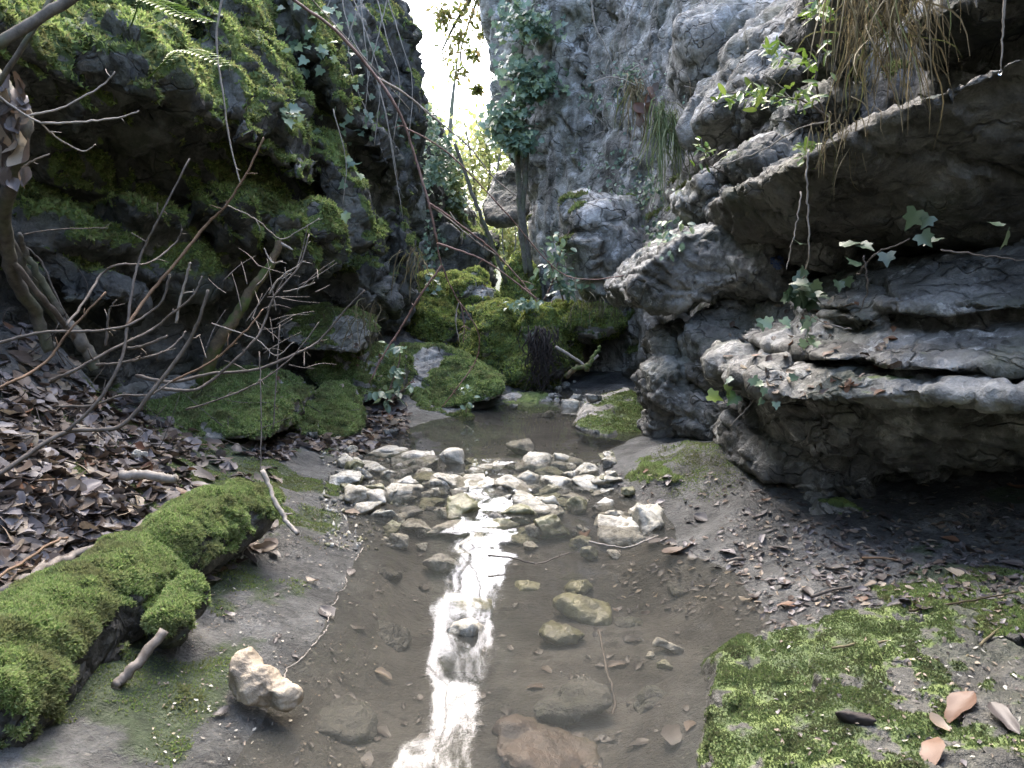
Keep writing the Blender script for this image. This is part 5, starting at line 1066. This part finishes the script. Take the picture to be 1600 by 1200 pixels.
tuft('dry_grass_tuft', 'big straw coloured grass tuft hanging from the upper right ledge', [P(u, v, Y) for u, v, Y in [(1320, -40, 2.8), (1350, -20, 2.75), (1380, 0, 2.7), (1410, -10, 2.65), (1440, -40, 2.6), (1370, -50, 2.7), (1340, 40, 2.75), (1390, 50, 2.7), (1420, 30, 2.65)]], 290, .28, M_DRYGRASS, 1, wide=.0024, fan=.75)
tuft('grass_tuft', 'green topped grass tuft drooping from the right cliff', [P(1030, 165, 6.7), P(1040, 175, 6.7), P(1050, 180, 6.65)], 110, .62, M_GRASS, 2, wide=.006, fan=.22)
tuft('dry_grass_tuft', 'thin tan grass beard on the cliff below the dead bramble', [P(985, 130, 7.0), P(1000, 140, 7.0), P(1015, 150, 6.9)], 70, .42, M_DRYGRASS, 3, wide=.006, fan=.45)
tuft('root_fringe', 'pale fine rootlets hanging at the right end of the root rock', [P(u, 470, 7.0) for u in (900, 920, 940, 960, 975)], 60, .25, M_DRYGRASS, 4, wide=.003, fan=.6)
tuft('dry_grass_tuft', 'short straw wisps on the lip of the upper overhang', [P(u, v, 2.85) for u, v in ((1290, 205), (1310, 200), (1330, 195))], 60, .16, M_DRYGRASS, 5, wide=.002, fan=.5)
tuft('dry_grass_tuft', 'withered stems tangled on the left shelf below the grey rock', [P(u, v, 5.3) for u, v in ((560, 480), (590, 470), (640, 390), (655, 400))], 50, .3, M_DRYGRASS, 6, wide=.003, fan=.8)
hr = root('hanging_root', tuple(P(1570, -20, 2.2)), 'wet hanging root with a water drop at its tip, top right', 'root')
stick([(1572, -30, 2.2), (1568, 20, 2.2), (1566, 60, 2.2), (1563, 110, 2.2)], 3.2, 1.2, M_TWIGP, hr, 'root')
V, F = chunk(P(1563, 113, 2.2), np.array([.006, .006, .009]), n=40, p=2, jit=.02); t = NT('water_drop'); g = t.n('BsdfGlass'); t.l(g.outputs[0], t.out.inputs[0]); link('water_drop', mesh_np('water_drop', V - np.array(hr.location), F), t.m, hr)
tag(stick([(1520, -30, 2.3), (1524, 0, 2.3), (1526, 12, 2.3)], 3, 2, M_TWIGP, name='hanging_root'), 'short pale root end at the top edge beside the dripping root', 'root')
# blue trail mark painted on the right rock
g = []; ok = True
for j in range(9):
    for i in range(7):
        h = hit(1216 + (i - 3) * 4.0, 410 + (j - 4) * 2.8); g.append(h[0] - np.array(ray(1216, 410)) * .004)
g = np.array(g); idx = [(j * 7 + i, j * 7 + i + 1, j * 7 + i + 8, j * 7 + i + 7) for j in range(8) for i in range(6) if (i - 2.5) ** 2 / 9 + (j - 3.5) ** 2 / 14 < 1 + .3 * math.sin(i * 3 + j)]
t = NT('faded_blue_paint'); t.bsdf(t.ramp(t.noise(t.coord(), 60, 3), (.4, (.05, .10, .32)), (.65, (.22, .28, .42))), .6)
o = link('paint_mark', mesh_np('paint_mark', g - g[0], idx), t.m); o.location = g[0]; tag(o, 'faded blue paint mark on the grey rock above the layered shelf', 'paint mark')

# dry stems and twig ends sticking out of the left bank
r = np.random.RandomState(21); parts = []
for i in range(110):
    u, v = r.uniform(0, 560), r.uniform(470, 720); h = hit(u, v)
    if h is None or h[1][2] < .2: continue
    d = np.array([r.normal() * .5, -.15 + r.normal() * .3, r.uniform(.1, .7)]); L = r.uniform(.08, .32) * min(1.3, h[0][1] / 3); q = h[0] - d * .02
    parts.append(tube(spline([q, q + d * L * .5 + r.normal(size=3) * L * .07, q + d * L + r.normal(size=3) * L * .1], 7), np.linspace(.0028, .0012, 7), 5))
V, F = join(parts); c = V.mean(0); o = link('twig_litter', mesh_np('twig_litter', V - c, F), M_TWIG); o.location = c; tag(o, 'fine dry stems and twig ends sticking out of the left bank', 'twigs', kind='stuff')

# ------------------------------------------------------------------ trees and thickets beyond the slot
def leaf_tree(name, label, base, limbs, clumps, n, size, mat, seed, spread=.5):
    rt = root(name, tuple(base), label, 'tree' if 'tree' in name else 'bush'); parts = []
    for c, r0, r1 in limbs: parts.append(tube(spline(c, 14), np.linspace(r0, r1, 14), 7, .1))
    if parts: V, F = join(parts); link('trunk', mesh_np('trunk', V - np.array(base), F), M_TRUNK, rt)
    r = np.random.RandomState(seed); cl = np.array([c[:3] for c in clumps]); rr = np.array([c[3] for c in clumps]); k = r.randint(len(cl), size=n)
    p = cl[k] + r.normal(size=(n, 3)) * rr[k][:, None] * spread
    V, F = cloud(SHP['oval'], p, r.normal(size=(n, 3)) + (0, 0, .5), r.normal(size=(n, 3)) + (0, 0, -.4), r.uniform(*size, n))
    o = link('crown', mesh_np('crown', V - np.array(base), F), mat, rt); o['kind'] = 'stuff'; return rt
b0 = P(900, -260, 11.4)
r = np.random.RandomState(12)
leaf_tree('overhanging_tree', 'tree above the slot whose dark leaves hang into the bright gap', b0, [([b0, P(820, -120, 11.4), P(760, -40, 11.4), P(715, 30, 11.5), P(690, 80, 11.5)], .06, .012), ([P(800, -90, 11.4), P(770, 0, 11.3), P(755, 60, 11.3)], .03, .01), ([P(760, -40, 11.4), P(720, 80, 11.6), P(735, 120, 11.6)], .02, .008)],
  [(*P(u, v, 11.4), s) for u, v, s in [(735, 0, .28), (750, 25, .24), (700, 20, .16), (690, 30, .14), (770, 5, .2), (705, 85, .20), (720, 60, .14), (740, 85, .12), (715, 115, .16), (748, 140, .06), (760, 50, .14), (730, -60, .5), (690, -120, .4), (780, -130, .6), (720, -220, .6), (650, -260, .5), (790, -300, .7), (680, -380, .7), (740, -420, .8), (650, -500, .5), (700, -560, .6), (760, -520, .5), (690, -660, .6), (640, -600, .4)]], 1900, (.05, .10), M_OAK, 3)
leaf_tree('tall_tree', 'leafy crown high over the far end of the slot, mirrored in the pool', P(560, -300, 12.5), [([P(560, -300, 12.5), P(640, -330, 12.2), P(720, -300, 12)], .05, .015), ([P(600, -310, 12.4), P(660, -200, 12), P(720, -160, 12)], .03, .01)],
  [(*P(r.uniform(605, 785), r.uniform(-560, -110), 12), r.uniform(.18, .42)) for _ in range(34)], 3000, (.06, .12), M_OAK, 13)
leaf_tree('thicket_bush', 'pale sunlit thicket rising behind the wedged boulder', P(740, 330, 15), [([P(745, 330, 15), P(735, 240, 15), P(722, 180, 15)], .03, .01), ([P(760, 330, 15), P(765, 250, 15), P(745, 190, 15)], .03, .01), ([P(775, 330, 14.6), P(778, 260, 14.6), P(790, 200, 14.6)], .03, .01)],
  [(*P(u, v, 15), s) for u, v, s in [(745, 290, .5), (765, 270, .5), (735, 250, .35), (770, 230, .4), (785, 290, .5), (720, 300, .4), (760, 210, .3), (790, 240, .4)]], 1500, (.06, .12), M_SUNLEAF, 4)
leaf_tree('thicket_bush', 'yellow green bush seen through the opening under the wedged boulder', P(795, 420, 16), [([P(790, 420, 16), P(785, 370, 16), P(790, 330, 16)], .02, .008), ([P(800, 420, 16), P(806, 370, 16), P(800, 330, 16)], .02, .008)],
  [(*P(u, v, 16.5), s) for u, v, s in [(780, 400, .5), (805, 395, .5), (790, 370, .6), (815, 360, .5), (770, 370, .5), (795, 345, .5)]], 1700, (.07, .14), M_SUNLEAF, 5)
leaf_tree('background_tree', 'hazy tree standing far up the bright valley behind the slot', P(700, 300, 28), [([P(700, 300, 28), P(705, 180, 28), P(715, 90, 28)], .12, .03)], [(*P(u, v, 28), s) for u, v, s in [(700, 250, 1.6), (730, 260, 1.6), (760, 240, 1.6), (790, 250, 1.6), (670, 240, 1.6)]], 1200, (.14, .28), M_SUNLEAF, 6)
build_water()
